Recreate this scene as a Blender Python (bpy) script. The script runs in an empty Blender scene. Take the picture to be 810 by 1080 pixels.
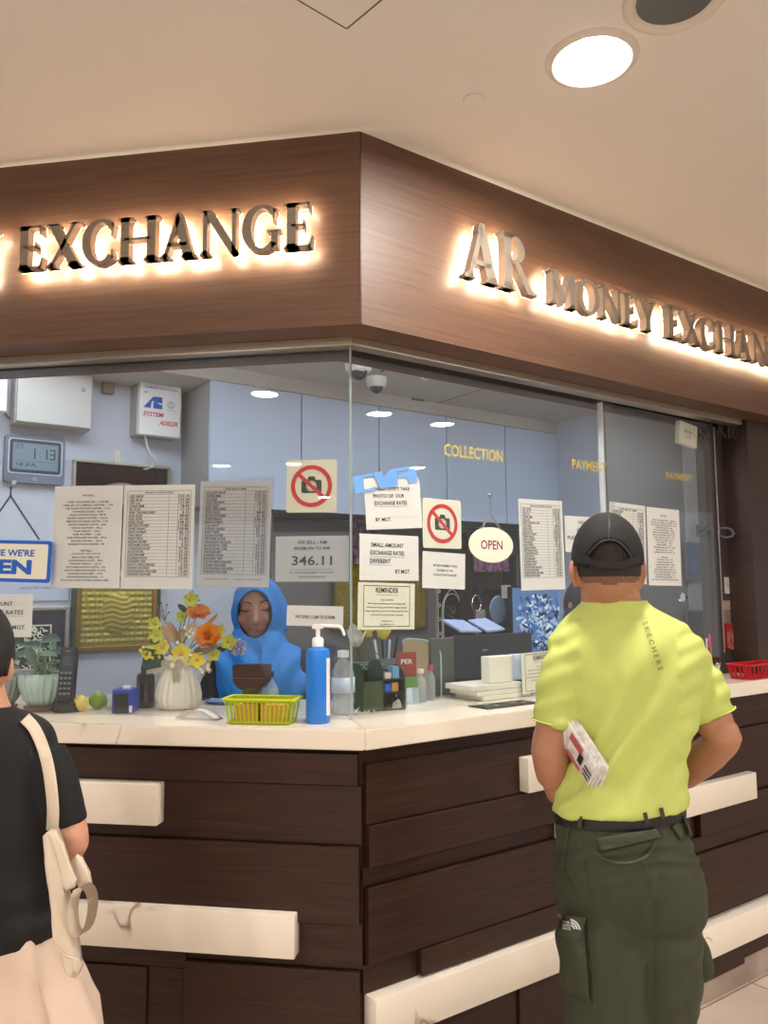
import bpy, bmesh, math, random
from mathutils import Vector as V, Matrix as MX, noise
from mathutils.bvhtree import BVHTree
PI=math.pi; S2=2**-.5
random.seed(7)
sc=bpy.context.scene; COL=sc.collection
# ------------------------------------------------------------------ camera
C0=V((.4212,-2.1723,1.5)); FP=850.; CX,CY=405.,540.
MR=MX(((0.98656609,0.02302305,0.16173215),(0.16321785,-0.09724511,-0.98178578),(-0.00687604,0.99499413,-0.0996965)))
cam=bpy.data.cameras.new('camera'); co=bpy.data.objects.new('camera',cam); COL.objects.link(co)
co.matrix_world=MX.Translation(C0)@MR.to_4x4()
cam.sensor_fit='VERTICAL'; cam.sensor_height=36; cam.sensor_width=27; cam.lens=36*FP/1080; cam.clip_start=.05
sc.camera=co
RT=V((.98656,.16322,0)).normalized(); FW=V((-RT.y,RT.x,0))
def ray(px,py): return (MR@V((px-CX,CY-py,-FP))).normalized()
def onz(px,py,z):
    r=ray(px,py); return C0+r*((z-C0.z)/r.z)
def atd(px,py,d):                      # the point of the sight line at a horizontal distance d ahead
    r=ray(px,py); return C0+r*(d/r.dot(FW))
FR={'L':MX.Identity(4),'R':MX(((S2,-S2,0,0),(S2,S2,0,0),(0,0,1,0),(0,0,0,1)))}   # wall frames: x along, y into the booth, z up
def onw(side,px,py,g):                 # a point of the wall plane g behind the fascia, in that wall's own frame
    n=FR[side].to_3x3()@V((0,1,0)); r=ray(px,py)
    p=C0+r*((g-C0.dot(n))/r.dot(n)); return FR[side].inverted()@p
def c8(r,g,b):
    f=lambda v:(v/255/12.92 if v<=10 else ((v/255+.055)/1.055)**2.4)
    return (f(r),f(g),f(b),1)
# ------------------------------------------------------------------ materials
MATS={}
def mat(name,col,rough=.5,metal=0,emit=None,es=1,trans=0,bump=0,bs=200,coat=0,sss=0,spec=.5,alpha=1,var=0,vs=20):
    if name in MATS: return MATS[name]
    m=bpy.data.materials.new(name); m.use_nodes=True; nt=m.node_tree; N=nt.nodes; b=N['Principled BSDF']
    b.inputs['Base Color'].default_value=col; b.inputs['Roughness'].default_value=rough; b.inputs['Metallic'].default_value=metal
    b.inputs['Transmission Weight'].default_value=trans; b.inputs['Coat Weight'].default_value=coat
    b.inputs['Specular IOR Level'].default_value=spec; b.inputs['Alpha'].default_value=alpha
    if sss: b.inputs['Subsurface Weight'].default_value=sss; b.inputs['Subsurface Radius'].default_value=(.02,.008,.004); b.inputs['Subsurface Scale'].default_value=.5
    if emit: b.inputs['Emission Color'].default_value=emit; b.inputs['Emission Strength'].default_value=es
    if bump or var:
        t=N.new('ShaderNodeTexCoord')
    if bump:
        n=N.new('ShaderNodeTexNoise'); n.inputs['Scale'].default_value=bs; n.inputs['Detail'].default_value=3
        k=N.new('ShaderNodeBump'); k.inputs['Strength'].default_value=bump; k.inputs['Distance'].default_value=.002
        nt.links.new(t.outputs['Object'],n.inputs['Vector']); nt.links.new(n.outputs[0],k.inputs['Height']); nt.links.new(k.outputs[0],b.inputs['Normal'])
    if var:
        n=N.new('ShaderNodeTexNoise'); n.inputs['Scale'].default_value=vs; n.inputs['Detail'].default_value=4
        r=N.new('ShaderNodeValToRGB'); r.color_ramp.elements[0].position=.3; r.color_ramp.elements[1].position=.7
        r.color_ramp.elements[0].color=tuple(c*(1-var) for c in col[:3])+(1,); r.color_ramp.elements[1].color=col
        nt.links.new(t.outputs['Object'],n.inputs['Vector']); nt.links.new(n.outputs[0],r.inputs[0]); nt.links.new(r.outputs[0],b.inputs['Base Color'])
    MATS[name]=m; return m
def ramp_mat(name,stops,scale,nscale,rough,bump=0,detail=6,coat=0,dist=0,spec=.5):
    m=bpy.data.materials.new(name); m.use_nodes=True; nt=m.node_tree; N=nt.nodes; b=N['Principled BSDF']; L=nt.links.new
    t=N.new('ShaderNodeTexCoord'); mp=N.new('ShaderNodeMapping'); mp.inputs['Scale'].default_value=scale
    n=N.new('ShaderNodeTexNoise'); n.inputs['Scale'].default_value=nscale; n.inputs['Detail'].default_value=detail; n.inputs['Distortion'].default_value=dist
    r=N.new('ShaderNodeValToRGB'); e=r.color_ramp.elements
    e[0].position,e[0].color=stops[0]; e[1].position,e[1].color=stops[-1]
    for p,c in stops[1:-1]: k=e.new(p); k.color=c
    L(t.outputs['Object'],mp.inputs[0]); L(mp.outputs[0],n.inputs['Vector']); L(n.outputs[0],r.inputs[0]); L(r.outputs[0],b.inputs['Base Color'])
    b.inputs['Roughness'].default_value=rough; b.inputs['Coat Weight'].default_value=coat; b.inputs['Specular IOR Level'].default_value=spec
    if bump:
        k=N.new('ShaderNodeBump'); k.inputs['Strength'].default_value=bump; k.inputs['Distance'].default_value=.001
        L(n.outputs[0],k.inputs['Height']); L(k.outputs[0],b.inputs['Normal'])
    MATS[name]=m; return m
WOODF=ramp_mat('oak_veneer_fascia',[(.25,c8(78,53,39)),(.5,c8(94,65,48)),(.75,c8(103,73,54))],(2.2,2.2,60),1.6,.48,.25)
WOODD=ramp_mat('dark_stained_oak',[(.25,c8(36,19,13)),(.5,c8(52,29,21)),(.8,c8(65,38,27))],(2.5,2.5,70),1.7,.45,.35,spec=.35)
WOODP=ramp_mat('dark_oak_pillar',[(.25,c8(40,27,21)),(.5,c8(54,37,29)),(.8,c8(64,45,35))],(2.5,2.5,70),1.7,.45,.35)
def marble(name,base,vein):
    m=bpy.data.materials.new(name); m.use_nodes=True; nt=m.node_tree; N=nt.nodes; b=N['Principled BSDF']; L=nt.links.new
    t=N.new('ShaderNodeTexCoord')
    n=N.new('ShaderNodeTexNoise'); n.inputs['Scale'].default_value=1.6; n.inputs['Detail'].default_value=4; n.inputs['Distortion'].default_value=.9
    a=N.new('ShaderNodeMath'); a.operation='SUBTRACT'; a.inputs[1].default_value=.5
    ab=N.new('ShaderNodeMath'); ab.operation='ABSOLUTE'
    r=N.new('ShaderNodeValToRGB'); r.color_ramp.elements[0].position=0; r.color_ramp.elements[0].color=(1,1,1,1); r.color_ramp.elements[1].position=.009; r.color_ramp.elements[1].color=(0,0,0,1)
    n2=N.new('ShaderNodeTexNoise'); n2.inputs['Scale'].default_value=3.2; r2=N.new('ShaderNodeValToRGB'); r2.color_ramp.elements[0].position=.5; r2.color_ramp.elements[1].position=.6
    mu=N.new('ShaderNodeMath'); mu.operation='MULTIPLY'
    n3=N.new('ShaderNodeTexNoise'); n3.inputs['Scale'].default_value=2.5; n3.inputs['Detail'].default_value=5
    mx=N.new('ShaderNodeMix'); mx.data_type='RGBA'; mx.inputs['A'].default_value=base; mx.inputs['B'].default_value=tuple(x*.86 for x in base[:3])+(1,)
    mx2=N.new('ShaderNodeMix'); mx2.data_type='RGBA'; mx2.inputs['B'].default_value=vein
    for q in (n,n2,n3): L(t.outputs['Object'],q.inputs['Vector'])
    L(n.outputs[0],a.inputs[0]); L(a.outputs[0],ab.inputs[0]); L(ab.outputs[0],r.inputs[0]); L(n2.outputs[0],r2.inputs[0])
    L(r.outputs[0],mu.inputs[0]); L(r2.outputs[0],mu.inputs[1]); L(n3.outputs[0],mx.inputs['Factor']); L(mx.outputs['Result'],mx2.inputs['A']); L(mu.outputs[0],mx2.inputs['Factor'])
    L(mx2.outputs['Result'],b.inputs['Base Color']); b.inputs['Roughness'].default_value=.18
    MATS[name]=m; return m
MARB=marble('cream_marble',c8(244,232,216),c8(150,124,106))
def glassmat(name,tint=(1,1,1,1),refl=1.0):
    m=bpy.data.materials.new(name); m.use_nodes=True; nt=m.node_tree; N=nt.nodes; L=nt.links.new
    N.remove(N['Principled BSDF']); out=[x for x in N if x.type=='OUTPUT_MATERIAL'][0]
    t=N.new('ShaderNodeBsdfTransparent'); t.inputs[0].default_value=tint
    g=N.new('ShaderNodeBsdfGlossy'); g.inputs['Roughness'].default_value=0; g.inputs[0].default_value=(1,1,1,1)
    f=N.new('ShaderNodeFresnel'); ge=N.new('ShaderNodeNewGeometry'); io=N.new('ShaderNodeMapRange'); io.inputs['To Min'].default_value=1.5; io.inputs['To Max'].default_value=1/1.5; L(ge.outputs['Backfacing'],io.inputs['Value']); L(io.outputs[0],f.inputs[0])
    k=N.new('ShaderNodeMath'); k.operation='MULTIPLY'; k.inputs[1].default_value=refl
    mx=N.new('ShaderNodeMixShader'); L(f.outputs[0],k.inputs[0]); L(k.outputs[0],mx.inputs[0]); L(t.outputs[0],mx.inputs[1]); L(g.outputs[0],mx.inputs[2]); L(mx.outputs[0],out.inputs[0])
    MATS[name]=m; return m
GLASS=glassmat('clear_glass_pane',(.965,.975,.97,1)); PLASTIC=glassmat('clear_plastic',(.9,.93,.95,1),1.3)
WHITE=mat('white_laminate',c8(188,203,226),.6); WALLP=mat('booth_wall_paint',c8(200,208,224),.6,bump=.1,bs=60)
GREYW=mat('grey_laminate',c8(118,114,112),.4); PAPER=mat('white_paper',c8(232,230,228),.7); CARD=mat('cream_card',c8(228,226,208),.6)
INK=mat('black_ink',c8(28,28,32),.6); RED=mat('red_print',c8(204,44,52),.5); BLUEP=mat('blue_print',c8(22,92,190),.5); GOLDP=mat('gold_vinyl',c8(196,172,70),.4)
BLACK=mat('black_plastic',c8(22,22,24),.4); DARK=mat('charcoal_plastic',c8(44,46,50),.4); STEEL=mat('brushed_steel',c8(170,168,164),.32,1); ALU=mat('aluminium_track',c8(196,184,168),.35,.9)
CHROME=mat('chrome',c8(225,225,228),.08,1); WPL=mat('white_plastic',c8(238,238,238),.35)
GOLDF=mat('gold_frame',c8(168,128,52),.35,.8); GOLDR=mat('gold_relief_foil',c8(186,170,84),.38,.75,bump=.4,bs=120)
# ------------------------------------------------------------------ mesh helpers
def tf(bm,m): bmesh.ops.transform(bm,matrix=m,verts=bm.verts); return bm
def T(x,y,z): return MX.Translation((x,y,z))
def RX(a): return MX.Rotation(a,4,'X')
def RY(a): return MX.Rotation(a,4,'Y')
def RZ(a): return MX.Rotation(a,4,'Z')
def join(*bs):
    o=bmesh.new()
    for b in bs:
        me=bpy.data.meshes.new('t'); b.to_mesh(me); o.from_mesh(me); bpy.data.meshes.remove(me); b.free()
    return o
def box(x0,x1,y0,y1,z0,z1,bev=0,seg=2):
    b=bmesh.new(); bmesh.ops.create_cube(b,size=1)
    bmesh.ops.transform(b,matrix=T((x0+x1)/2,(y0+y1)/2,(z0+z1)/2)@MX.Diagonal((abs(x1-x0),abs(y1-y0),abs(z1-z0),1)),verts=b.verts)
    if bev: bmesh.ops.bevel(b,geom=list(b.edges),offset=bev,segments=seg,affect='EDGES',profile=.5)
    return b
def prism(pts,y0,y1,bev=0):                # outline in x,z pushed from y0 to y1
    b=bmesh.new(); a=[b.verts.new((x,y0,z)) for x,z in pts]; k=[b.verts.new((x,y1,z)) for x,z in pts]; n=len(pts)
    b.faces.new(a); b.faces.new(k[::-1])
    for i in range(n): b.faces.new((a[i],k[i],k[(i+1)%n],a[(i+1)%n]))
    bmesh.ops.recalc_face_normals(b,faces=b.faces)
    if bev: bmesh.ops.bevel(b,geom=list(b.edges),offset=bev,segments=2,affect='EDGES')
    return b
def _slab(pts,z0,z1,bev=0):
    b=bmesh.new(); a=[b.verts.new((x,y,z0)) for x,y in pts]; k=[b.verts.new((x,y,z1)) for x,y in pts]; n=len(pts)
    b.faces.new(a[::-1]); b.faces.new(k)
    for i in range(n): b.faces.new((a[i],a[(i+1)%n],k[(i+1)%n],k[i]))
    bmesh.ops.recalc_face_normals(b,faces=b.faces)
    if bev: bmesh.ops.bevel(b,geom=list(b.edges),offset=bev,segments=2,affect='EDGES')
    return b
def rings(rs,caps=True,closed=True):
    b=bmesh.new(); vs=[[b.verts.new(p) for p in r] for r in rs]; n=len(rs[0])
    for i in range(len(vs)-1):
        for j in range(n if closed else n-1):
            b.faces.new((vs[i][j],vs[i][(j+1)%n],vs[i+1][(j+1)%n],vs[i+1][j]))
    if caps: b.faces.new(vs[0][::-1]); b.faces.new(vs[-1])
    bmesh.ops.recalc_face_normals(b,faces=b.faces); return b
def lathe(prof,n=32,fl=0,fa=0,caps=False):  # profile of (r,z); fl flutes of depth fa
    rs=[]
    for r,z in prof: rs.append([V(((r*(1+(fa*math.cos(fl*2*PI*j/n) if fl else 0)))*math.cos(2*PI*j/n),(r*(1+(fa*math.cos(fl*2*PI*j/n) if fl else 0)))*math.sin(2*PI*j/n),z)) for j in range(n)])
    return rings(rs,caps)
def frames(path):
    out=[]; up=V((0,0,1)); pr=None
    for i,p in enumerate(path):
        d=(path[min(i+1,len(path)-1)]-path[max(i-1,0)]).normalized()
        if pr is None:
            a=d.cross(up); a=a if a.length>.1 else d.cross(V((1,0,0)))
        else: a=pr-d*pr.dot(d)
        a.normalize(); pr=a; out.append((a,d.cross(a).normalized(),d))
    return out
def tube(path,rad,n=10,ends=True,flat=1):
    path=[V(p) for p in path]; rad=rad if hasattr(rad,'__len__') else [rad]*len(path)
    if ends:                               # rounded ends
        P=[];R=[]; d0=(path[0]-path[1]).normalized(); d1=(path[-1]-path[-2]).normalized()
        for t in (1,.8,.45): P.append(path[0]+d0*rad[0]*t); R.append(rad[0]*math.sqrt(max(1-t*t,.0025)))
        P+=path; R+=list(rad)
        for t in (.45,.8,1): P.append(path[-1]+d1*rad[-1]*t); R.append(rad[-1]*math.sqrt(max(1-t*t,.0025)))
        path,rad=P,R
    fr=frames(path); rs=[]
    for p,r,(a,c,_) in zip(path,rad,fr): rs.append([p+a*(math.cos(2*PI*j/n)*r)+c*(math.sin(2*PI*j/n)*r*flat) for j in range(n)])
    return rings(rs)
def ell(c,r,m=None,n=20):
    b=bmesh.new(); bmesh.ops.create_uvsphere(b,u_segments=n,v_segments=n//2+2,radius=1)
    return tf(b,T(*c)@(m.to_4x4() if m is not None else MX.Identity(4))@MX.Diagonal((r[0],r[1],r[2],1)))
def cyl(p,q,r,n=16): return tube([V(p),V(q)],r,n,False)
def smoothpath(pts,k=4):
    pts=[V(p) for p in pts]; out=[]
    for i in range(len(pts)-1):
        p0=pts[max(i-1,0)];p1=pts[i];p2=pts[i+1];p3=pts[min(i+2,len(pts)-1)]
        for j in range(k):
            t=j/k; out.append(.5*((2*p1)+(p2-p0)*t+(2*p0-5*p1+4*p2-p3)*t*t+(3*p1-p0-3*p2+p3)*t**3))
    out.append(pts[-1]); return out
def ipol(a,k):                              # smooth interpolation of tuples
    out=[]
    for i in range(len(a)-1):
        p0=a[max(i-1,0)];p1=a[i];p2=a[i+1];p3=a[min(i+2,len(a)-1)]
        for j in range(k):
            t=j/k; out.append(tuple(.5*(2*B+(Cc-A)*t+(2*A-5*B+4*Cc-D)*t*t+(3*B-A-3*Cc+D)*t**3) for A,B,Cc,D in zip(p0,p1,p2,p3)))
    out.append(a[-1]); return out
def _wm(o):
    m=o.matrix_basis.copy(); p=o.parent
    while p: m=p.matrix_basis@m; p=p.parent
    return m
def obj(name,bm,m,parent=None,M=None,smooth=False,world=False):
    me=bpy.data.meshes.new(name)
    if isinstance(bm,bmesh.types.BMesh): bm.to_mesh(me); bm.free()
    else: me=bm
    o=bpy.data.objects.new(name,me); COL.objects.link(o)
    if m: me.materials.append(m)
    if smooth:
        me.polygons.foreach_set('use_smooth',[True]*len(me.polygons))
        if smooth!='all':
            try: me.set_sharp_from_angle(angle=math.radians(40))
            except Exception: pass
    if world and parent:                    # geometry given in world coordinates
        me.transform(_wm(parent).inverted())
    if parent: o.parent=parent
    if M is not None: o.matrix_basis=M
    return o
def tag(o,label=None,cat=None,group=None,kind=None):
    for k,v in (('label',label),('category',cat),('group',group),('kind',kind)):
        if v: o[k]=v
    return o
def thing(name,label,cat,M=None,group=None):
    o=bpy.data.objects.new(name,None); COL.objects.link(o); o.empty_display_size=.05
    if M is not None: o.matrix_basis=M
    return tag(o,label,cat,group)
def struct(name,bm,m,M=None,**k): return tag(obj(name,bm,m,None,M,**k),kind='structure')
def WM(side,x,g,z): return FR[side]@T(x,g,z)
# ------------------------------------------------------------------ writing
def text(s,w=None,h=None,align='CENTER',bold=0,spc=1,italic=0,y=0,ls=1):
    cu=bpy.data.curves.new('t','FONT'); cu.body=s; cu.align_x=align; cu.resolution_u=2; cu.offset=bold; cu.space_character=spc; cu.shear=italic; cu.space_line=ls
    o=bpy.data.objects.new('t',cu); COL.objects.link(o); dg=bpy.context.evaluated_depsgraph_get(); dg.update()
    me=bpy.data.meshes.new_from_object(o.evaluated_get(dg)); bpy.data.objects.remove(o); bpy.data.curves.remove(cu)
    b=bmesh.new(); b.from_mesh(me); bpy.data.meshes.remove(me)
    xs=[v.co.x for v in b.verts]; ys=[v.co.y for v in b.verts]
    x0,x1,y0,y1=min(xs),max(xs),min(ys),max(ys)
    sy=h/(y1-y0) if h else w/(x1-x0); sx=w/(x1-x0) if w else sy
    ax={'CENTER':(x0+x1)/2,'LEFT':x0,'RIGHT':x1}[align]; ay=(y0+y1)/2
    for v in b.verts: v.co=V(((v.co.x-ax)*sx,y,(v.co.y-ay)*sy))
    return b
def rect(x0,x1,z0,z1,y=0):
    b=bmesh.new(); b.faces.new([b.verts.new(p) for p in ((x0,y,z0),(x1,y,z0),(x1,y,z1),(x0,y,z1))]); return b
def border(w,h,t,y=0,cx=0,cz=0): return join(rect(cx-w/2,cx+w/2,cz+h/2-t,cz+h/2,y),rect(cx-w/2,cx+w/2,cz-h/2,cz-h/2+t,y),rect(cx-w/2,cx-w/2+t,cz-h/2+t,cz+h/2-t,y),rect(cx+w/2-t,cx+w/2,cz-h/2+t,cz+h/2-t,y))
def ringf(r0,r1,y=0,n=40,cx=0,cz=0,sx=1):
    b=bmesh.new(); A=[b.verts.new((cx+sx*r0*math.cos(2*PI*i/n),y,cz+r0*math.sin(2*PI*i/n))) for i in range(n)]; B=[b.verts.new((cx+sx*r1*math.cos(2*PI*i/n),y,cz+r1*math.sin(2*PI*i/n))) for i in range(n)]
    for i in range(n): b.faces.new((A[i],B[i],B[(i+1)%n],A[(i+1)%n]))
    return b
def poly(pts,y=0):
    b=bmesh.new(); b.faces.new([b.verts.new((p[0],y,p[1])) for p in pts]); return b
def disc(r,y=0,cx=0,cz=0,n=32,sx=1): return poly([(cx+sx*r*math.cos(2*PI*i/n),cz+r*math.sin(2*PI*i/n)) for i in range(n)],y)
# ------------------------------------------------------------------ bodies
def fuse(bms,voxel,sm=4,fac=.5):
    b=join(*bms); me=bpy.data.meshes.new('t'); b.to_mesh(me); b.free(); o=bpy.data.objects.new('t',me); COL.objects.link(o)
    r=o.modifiers.new('r','REMESH'); r.mode='VOXEL'; r.voxel_size=voxel; r.use_smooth_shade=True
    if sm: s=o.modifiers.new('s','SMOOTH'); s.iterations=sm; s.factor=fac
    dg=bpy.context.evaluated_depsgraph_get(); dg.update(); n=bpy.data.meshes.new_from_object(o.evaluated_get(dg))
    bpy.data.objects.remove(o); bpy.data.meshes.remove(me); n.materials.clear(); return n
def displace(me,fn):
    ns=[v.normal.copy() for v in me.vertices]
    for v,n in zip(me.vertices,ns): v.co+=n*fn(v.co)
    me.update()
def bvh(me): return BVHTree.FromPolygons([v.co.copy() for v in me.vertices],[list(p.vertices) for p in me.polygons])
def patch(bv,tl,tr,br,bl,off=.003,th=.003,nu=10,nv=8,bulge=0):     # a cloth piece laid on a body: sits along the body's own surface
    g=[]
    for j in range(nv+1):
        row=[]
        for i in range(nu+1):
            u,v=i/nu,j/nv
            x=(tl[0]*(1-u)+tr[0]*u)*(1-v)+(bl[0]*(1-u)+br[0]*u)*v; y=(tl[1]*(1-u)+tr[1]*u)*(1-v)+(bl[1]*(1-u)+br[1]*u)*v
            r=ray(x,y); h=bv.ray_cast(C0,r)
            p=h[0] if h[0] else None
            row.append((p,r,off+bulge*math.sin(PI*u)*math.sin(PI*v)))
        g.append(row)
    return gridsolid(g,th)
def gridsolid(g,th):
    ds=[(p-C0).length for row in g for p,_,_ in row if p]; md=sum(ds)/len(ds)
    b=bmesh.new(); F=[];B=[]
    for row in g:
        f=[];k=[]
        for p,r,o in row:
            q=(p if p else C0+r*md)-r*o; f.append(b.verts.new(q-r*th)); k.append(b.verts.new(q+r*.002))
        F.append(f);B.append(k)
    nj,ni=len(F),len(F[0])
    for j in range(nj-1):
        for i in range(ni-1):
            b.faces.new((F[j][i],F[j][i+1],F[j+1][i+1],F[j+1][i])); b.faces.new((B[j][i],B[j+1][i],B[j+1][i+1],B[j][i+1]))
    for i in range(ni-1):
        b.faces.new((F[0][i],B[0][i],B[0][i+1],F[0][i+1])); b.faces.new((F[-1][i],F[-1][i+1],B[-1][i+1],B[-1][i]))
    for j in range(nj-1):
        b.faces.new((F[j][0],F[j+1][0],B[j+1][0],B[j][0])); b.faces.new((F[j][-1],B[j][-1],B[j+1][-1],F[j+1][-1]))
    bmesh.ops.recalc_face_normals(b,faces=b.faces); return b
def ribbon(bv,path,w,off=.004,th=.003,nu=4,k=5):
    P=ipol(path,k); g=[]
    for i,p in enumerate(P):
        a=P[max(i-1,0)];c=P[min(i+1,len(P)-1)]; dx,dy=c[0]-a[0],c[1]-a[1]; L=math.hypot(dx,dy) or 1; nx,ny=-dy/L,dx/L; row=[]
        ww=w if not hasattr(w,'__len__') else w[0]+(w[1]-w[0])*i/(len(P)-1)
        for j in range(nu+1):
            s=(j/nu-.5)*ww; r=ray(p[0]+nx*s,p[1]+ny*s); h=bv.ray_cast(C0,r); row.append((h[0],r,off))
        g.append(row)
    return gridsolid(g,th)
def hand(root,d,n,L=.18,curl=.5,left=True,w=.042,spread=.12):
    """wrist point, pointing direction, back-of-hand normal; returns bmeshes: palm, four fingers of unequal length, a thumb from the side"""
    d=V(d).normalized(); n=V(n); n=(n-d*n.dot(d)).normalized(); s=d.cross(n)*(1 if left else -1)
    root=V(root); out=[]; P=L*.5
    fr=[root+d*(P*t)  for t in (0,.3,.65,1)]; ws=(.026,.036,.041,.039)
    R=[]
    for p,ww in zip(fr,ws):
        ww*=w/.042; R.append([p+s*(math.cos(a)*ww)+n*(math.sin(a)*.014) for a in [2*PI*j/14 for j in range(14)]])
    out.append(rings(R))
    for i,(o,l) in enumerate(((-.75,.78),(-.25,.95),(.25,1.),(.75,.9))):
        p=root+d*P*.93+s*(o*w*.86); l*=L*.47; ang=curl*.4; path=[p-d*.012]; dd=(d+s*o*spread).normalized(); q=p
        path.append(q)
        for seg,fr_ in ((.45,1),(.3,1),(.25,1)):
            dd=(dd*math.cos(ang)-n*math.sin(ang)).normalized(); nn=(n+dd*0); q=q+dd*l*seg; path.append(q); ang=curl
            n2=(n-dd*n.dot(dd)); n2.normalize() if n2.length>.01 else None
            dd_=dd
            if ang: dd=(dd*math.cos(ang*.5)-n2*math.sin(ang*.5)).normalized()
        out.append(tube(path,[.0092,.0092,.0085,.0078,.007],10))
    p=root+d*P*.25+s*(w*.75); t1=(d*.75+s*.62-n*.2).normalized(); t2=(d*.95+s*.2-n*.3).normalized()
    out.append(tube([p-s*.012,p,p+t1*L*.2,p+t1*L*.2+t2*L*.17,p+t1*L*.2+t2*L*.3],[.013,.0125,.0105,.0095,.008],10))
    return out
# ================================================================== setting
def floormat():
    m=bpy.data.materials.new('floor_tiles'); m.use_nodes=True; nt=m.node_tree; N=nt.nodes; b=N['Principled BSDF']; L=nt.links.new
    t=N.new('ShaderNodeTexCoord'); mp=N.new('ShaderNodeMapping'); mp.inputs['Rotation'].default_value=(0,0,PI/4)
    br=N.new('ShaderNodeTexBrick'); br.offset=0; br.inputs['Scale'].default_value=1; br.inputs['Brick Width'].default_value=.6; br.inputs['Row Height'].default_value=.6; br.inputs['Mortar Size'].default_value=.004
    br.inputs['Color1'].default_value=c8(226,210,194); br.inputs['Color2'].default_value=c8(218,200,184); br.inputs['Mortar'].default_value=c8(160,140,124)
    n=N.new('ShaderNodeTexNoise'); n.inputs['Scale'].default_value=5; n.inputs['Detail'].default_value=6
    mx=N.new('ShaderNodeMix'); mx.data_type='RGBA'; mx.blend_type='MULTIPLY'; mx.inputs['Factor'].default_value=.25
    L(t.outputs['Object'],mp.inputs[0]); L(mp.outputs[0],br.inputs['Vector']); L(t.outputs['Object'],n.inputs['Vector']); L(br.outputs['Color'],mx.inputs['A']); L(n.outputs[0],mx.inputs['B']); L(mx.outputs['Result'],b.inputs['Base Color'])
    b.inputs['Roughness'].default_value=.22; return m
struct('floor',box(-9,12,-12,8,-.06,0),floormat())
CEILM=mat('ceiling_paint',c8(220,214,206),.85,bump=.08,bs=30)
struct('ceiling',box(-9,12,-12,8,2.83,2.93),CEILM)
GROUT=mat('hairline_gap',c8(96,84,74),.8)
# access hatch and small cover in the ceiling
h=thing('ceiling_hatch','square flush access panel in the ceiling, outlined by a thin gap','access panel',T(.075,-.642,2.83)@RZ(math.radians(-39)))
obj('hatch_panel',box(-.15,.15,-.15,.15,-.004,-.0005,.001),CEILM,h); obj('gap_outline',join(box(-.155,.155,-.156,-.1505,-.002,-.0004),box(-.155,.155,.1505,.156,-.002,-.0004),box(-.156,-.1505,-.15,.15,-.002,-.0004),box(.1505,.156,-.15,.15,-.002,-.0004)),GROUT,h)
p=onz(500,105,2.83); h=thing('round_ceiling_cover','small round blank cover plate on the ceiling beside the lit downlight','cover plate',T(p.x,p.y,2.83))
obj('cover_plate',lathe([(.0005,-.006),(.026,-.006),(.029,-.004),(.03,-.0005)],40,caps=True),CEILM,h,smooth=True); obj('gap_outline',tf(ringf(.0305,.034,0),RX(PI/2)@T(0,.0006,0)),GROUT,h)
LAMP=mat('lit_lamp_lens',(1,1,1,1),.5,emit=(1,.95,.88,1),es=420); LAMPOFF=mat('unlit_lamp_lens',c8(96,98,98),.25); TRIM=mat('lamp_trim_white',c8(216,206,194),.4)
def downlight(x,y,label,lit=True,r=.085,m=None,group=None):
    t=thing('recessed_downlight',label,'ceiling light',T(x,y,2.83),group)
    obj('trim_ring',lathe([(r,-.001),(r*1.04,-.004),(r*1.1,-.010),(r*1.2,-.012),(r*1.32,-.007),(r*1.36,-.0005)],48),TRIM,t,smooth=True)
    obj('lamp_lens',lathe([(.0005,-.003),(r*.7,-.003),(r,-.0015)],48,caps=True),(LAMP if lit else LAMPOFF) if m is None else m,t,smooth=True)
    return t
p=onz(624,62,2.83); downlight(p.x,p.y,'lit round recessed downlight glowing in the ceiling above the right sign')
p=onz(712,-2,2.83); downlight(p.x,p.y,'unlit grey round downlight at the top edge, right of the glowing one',False)
for x,y in ((-1.22,-2.64),(3.46,-.38),(3.93,.05),(.9,-3.2),(-.6,-4.4),(2.4,-2.4),(-2.6,-5.48),(-1.83,-5.52),(-2.2,-8.4),(6.1,-.42),(3.4,-5.2),(-3.4,-1.6),(1.2,-6.6),(6,-3)):  # several follow reflections in the glass, the others are added for light
    downlight(x,y,'lit recessed downlight of the mall ceiling, out of view, some set from reflections and some added for light','x',group='mall downlights reflected in the glass')
# fascia, mitred at the corner
struct('wall_fascia_left',_slab([(-3.6,0),(0,0),(-.145,.35),(-3.6,.35)],2.257,2.83),WOODF)
struct('wall_fascia_right',_slab([(0,0),(3.8,0),(3.8,.35),(.145,.35)],2.257,2.83),WOODF,FR['R'])
struct('trim_1',_slab([(0,-.0012),(.004,-.0012),(.004,.001),(0,.001)],2.258,2.829),WOODD,FR['R'])
# glass, its top track
def gl(side,x0,x1,g,z0=1.139,z1=2.236,th=.01): return box(x0,x1,g,g+th,z0,z1)
G=.13; cL=-.4142*G; cR=.4142*G
struct('window_1',gl('L',-3.4,cL-.003,G),GLASS)
struct('window_2',gl('R',cR+.003,1.25,G),GLASS,FR['R'])
w3=struct('window_3',gl('R',1.225,1.955,G+.03,1.15,2.225),GLASS,FR['R'])
EDGE=mat('glass_edge_green',c8(150,168,166),.15,spec=.8)
struct('trim_2',join(box(cL-.006,cL-.001,G-.0005,G+.011,1.139,2.236)),EDGE)
struct('trim_3',_slab([(-3.4,.105),(-.044,.105),(-.064,.155),(-3.4,.155)],2.232,2.2569,.002),ALU)
struct('trim_4',_slab([(.044,.105),(2.12,.105),(2.12,.155),(.064,.155)],2.232,2.2569,.002),ALU,FR['R'])
struct('trim_5',_slab([(-3.4,.157),(-.065,.157),(-.085,.205),(-3.4,.205)],2.226,2.2569),BLACK)
struct('trim_6',_slab([(.065,.2),(2.12,.2),(2.12,.23),(.09,.23)],2.228,2.2569),BLACK,FR['R'])
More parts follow.
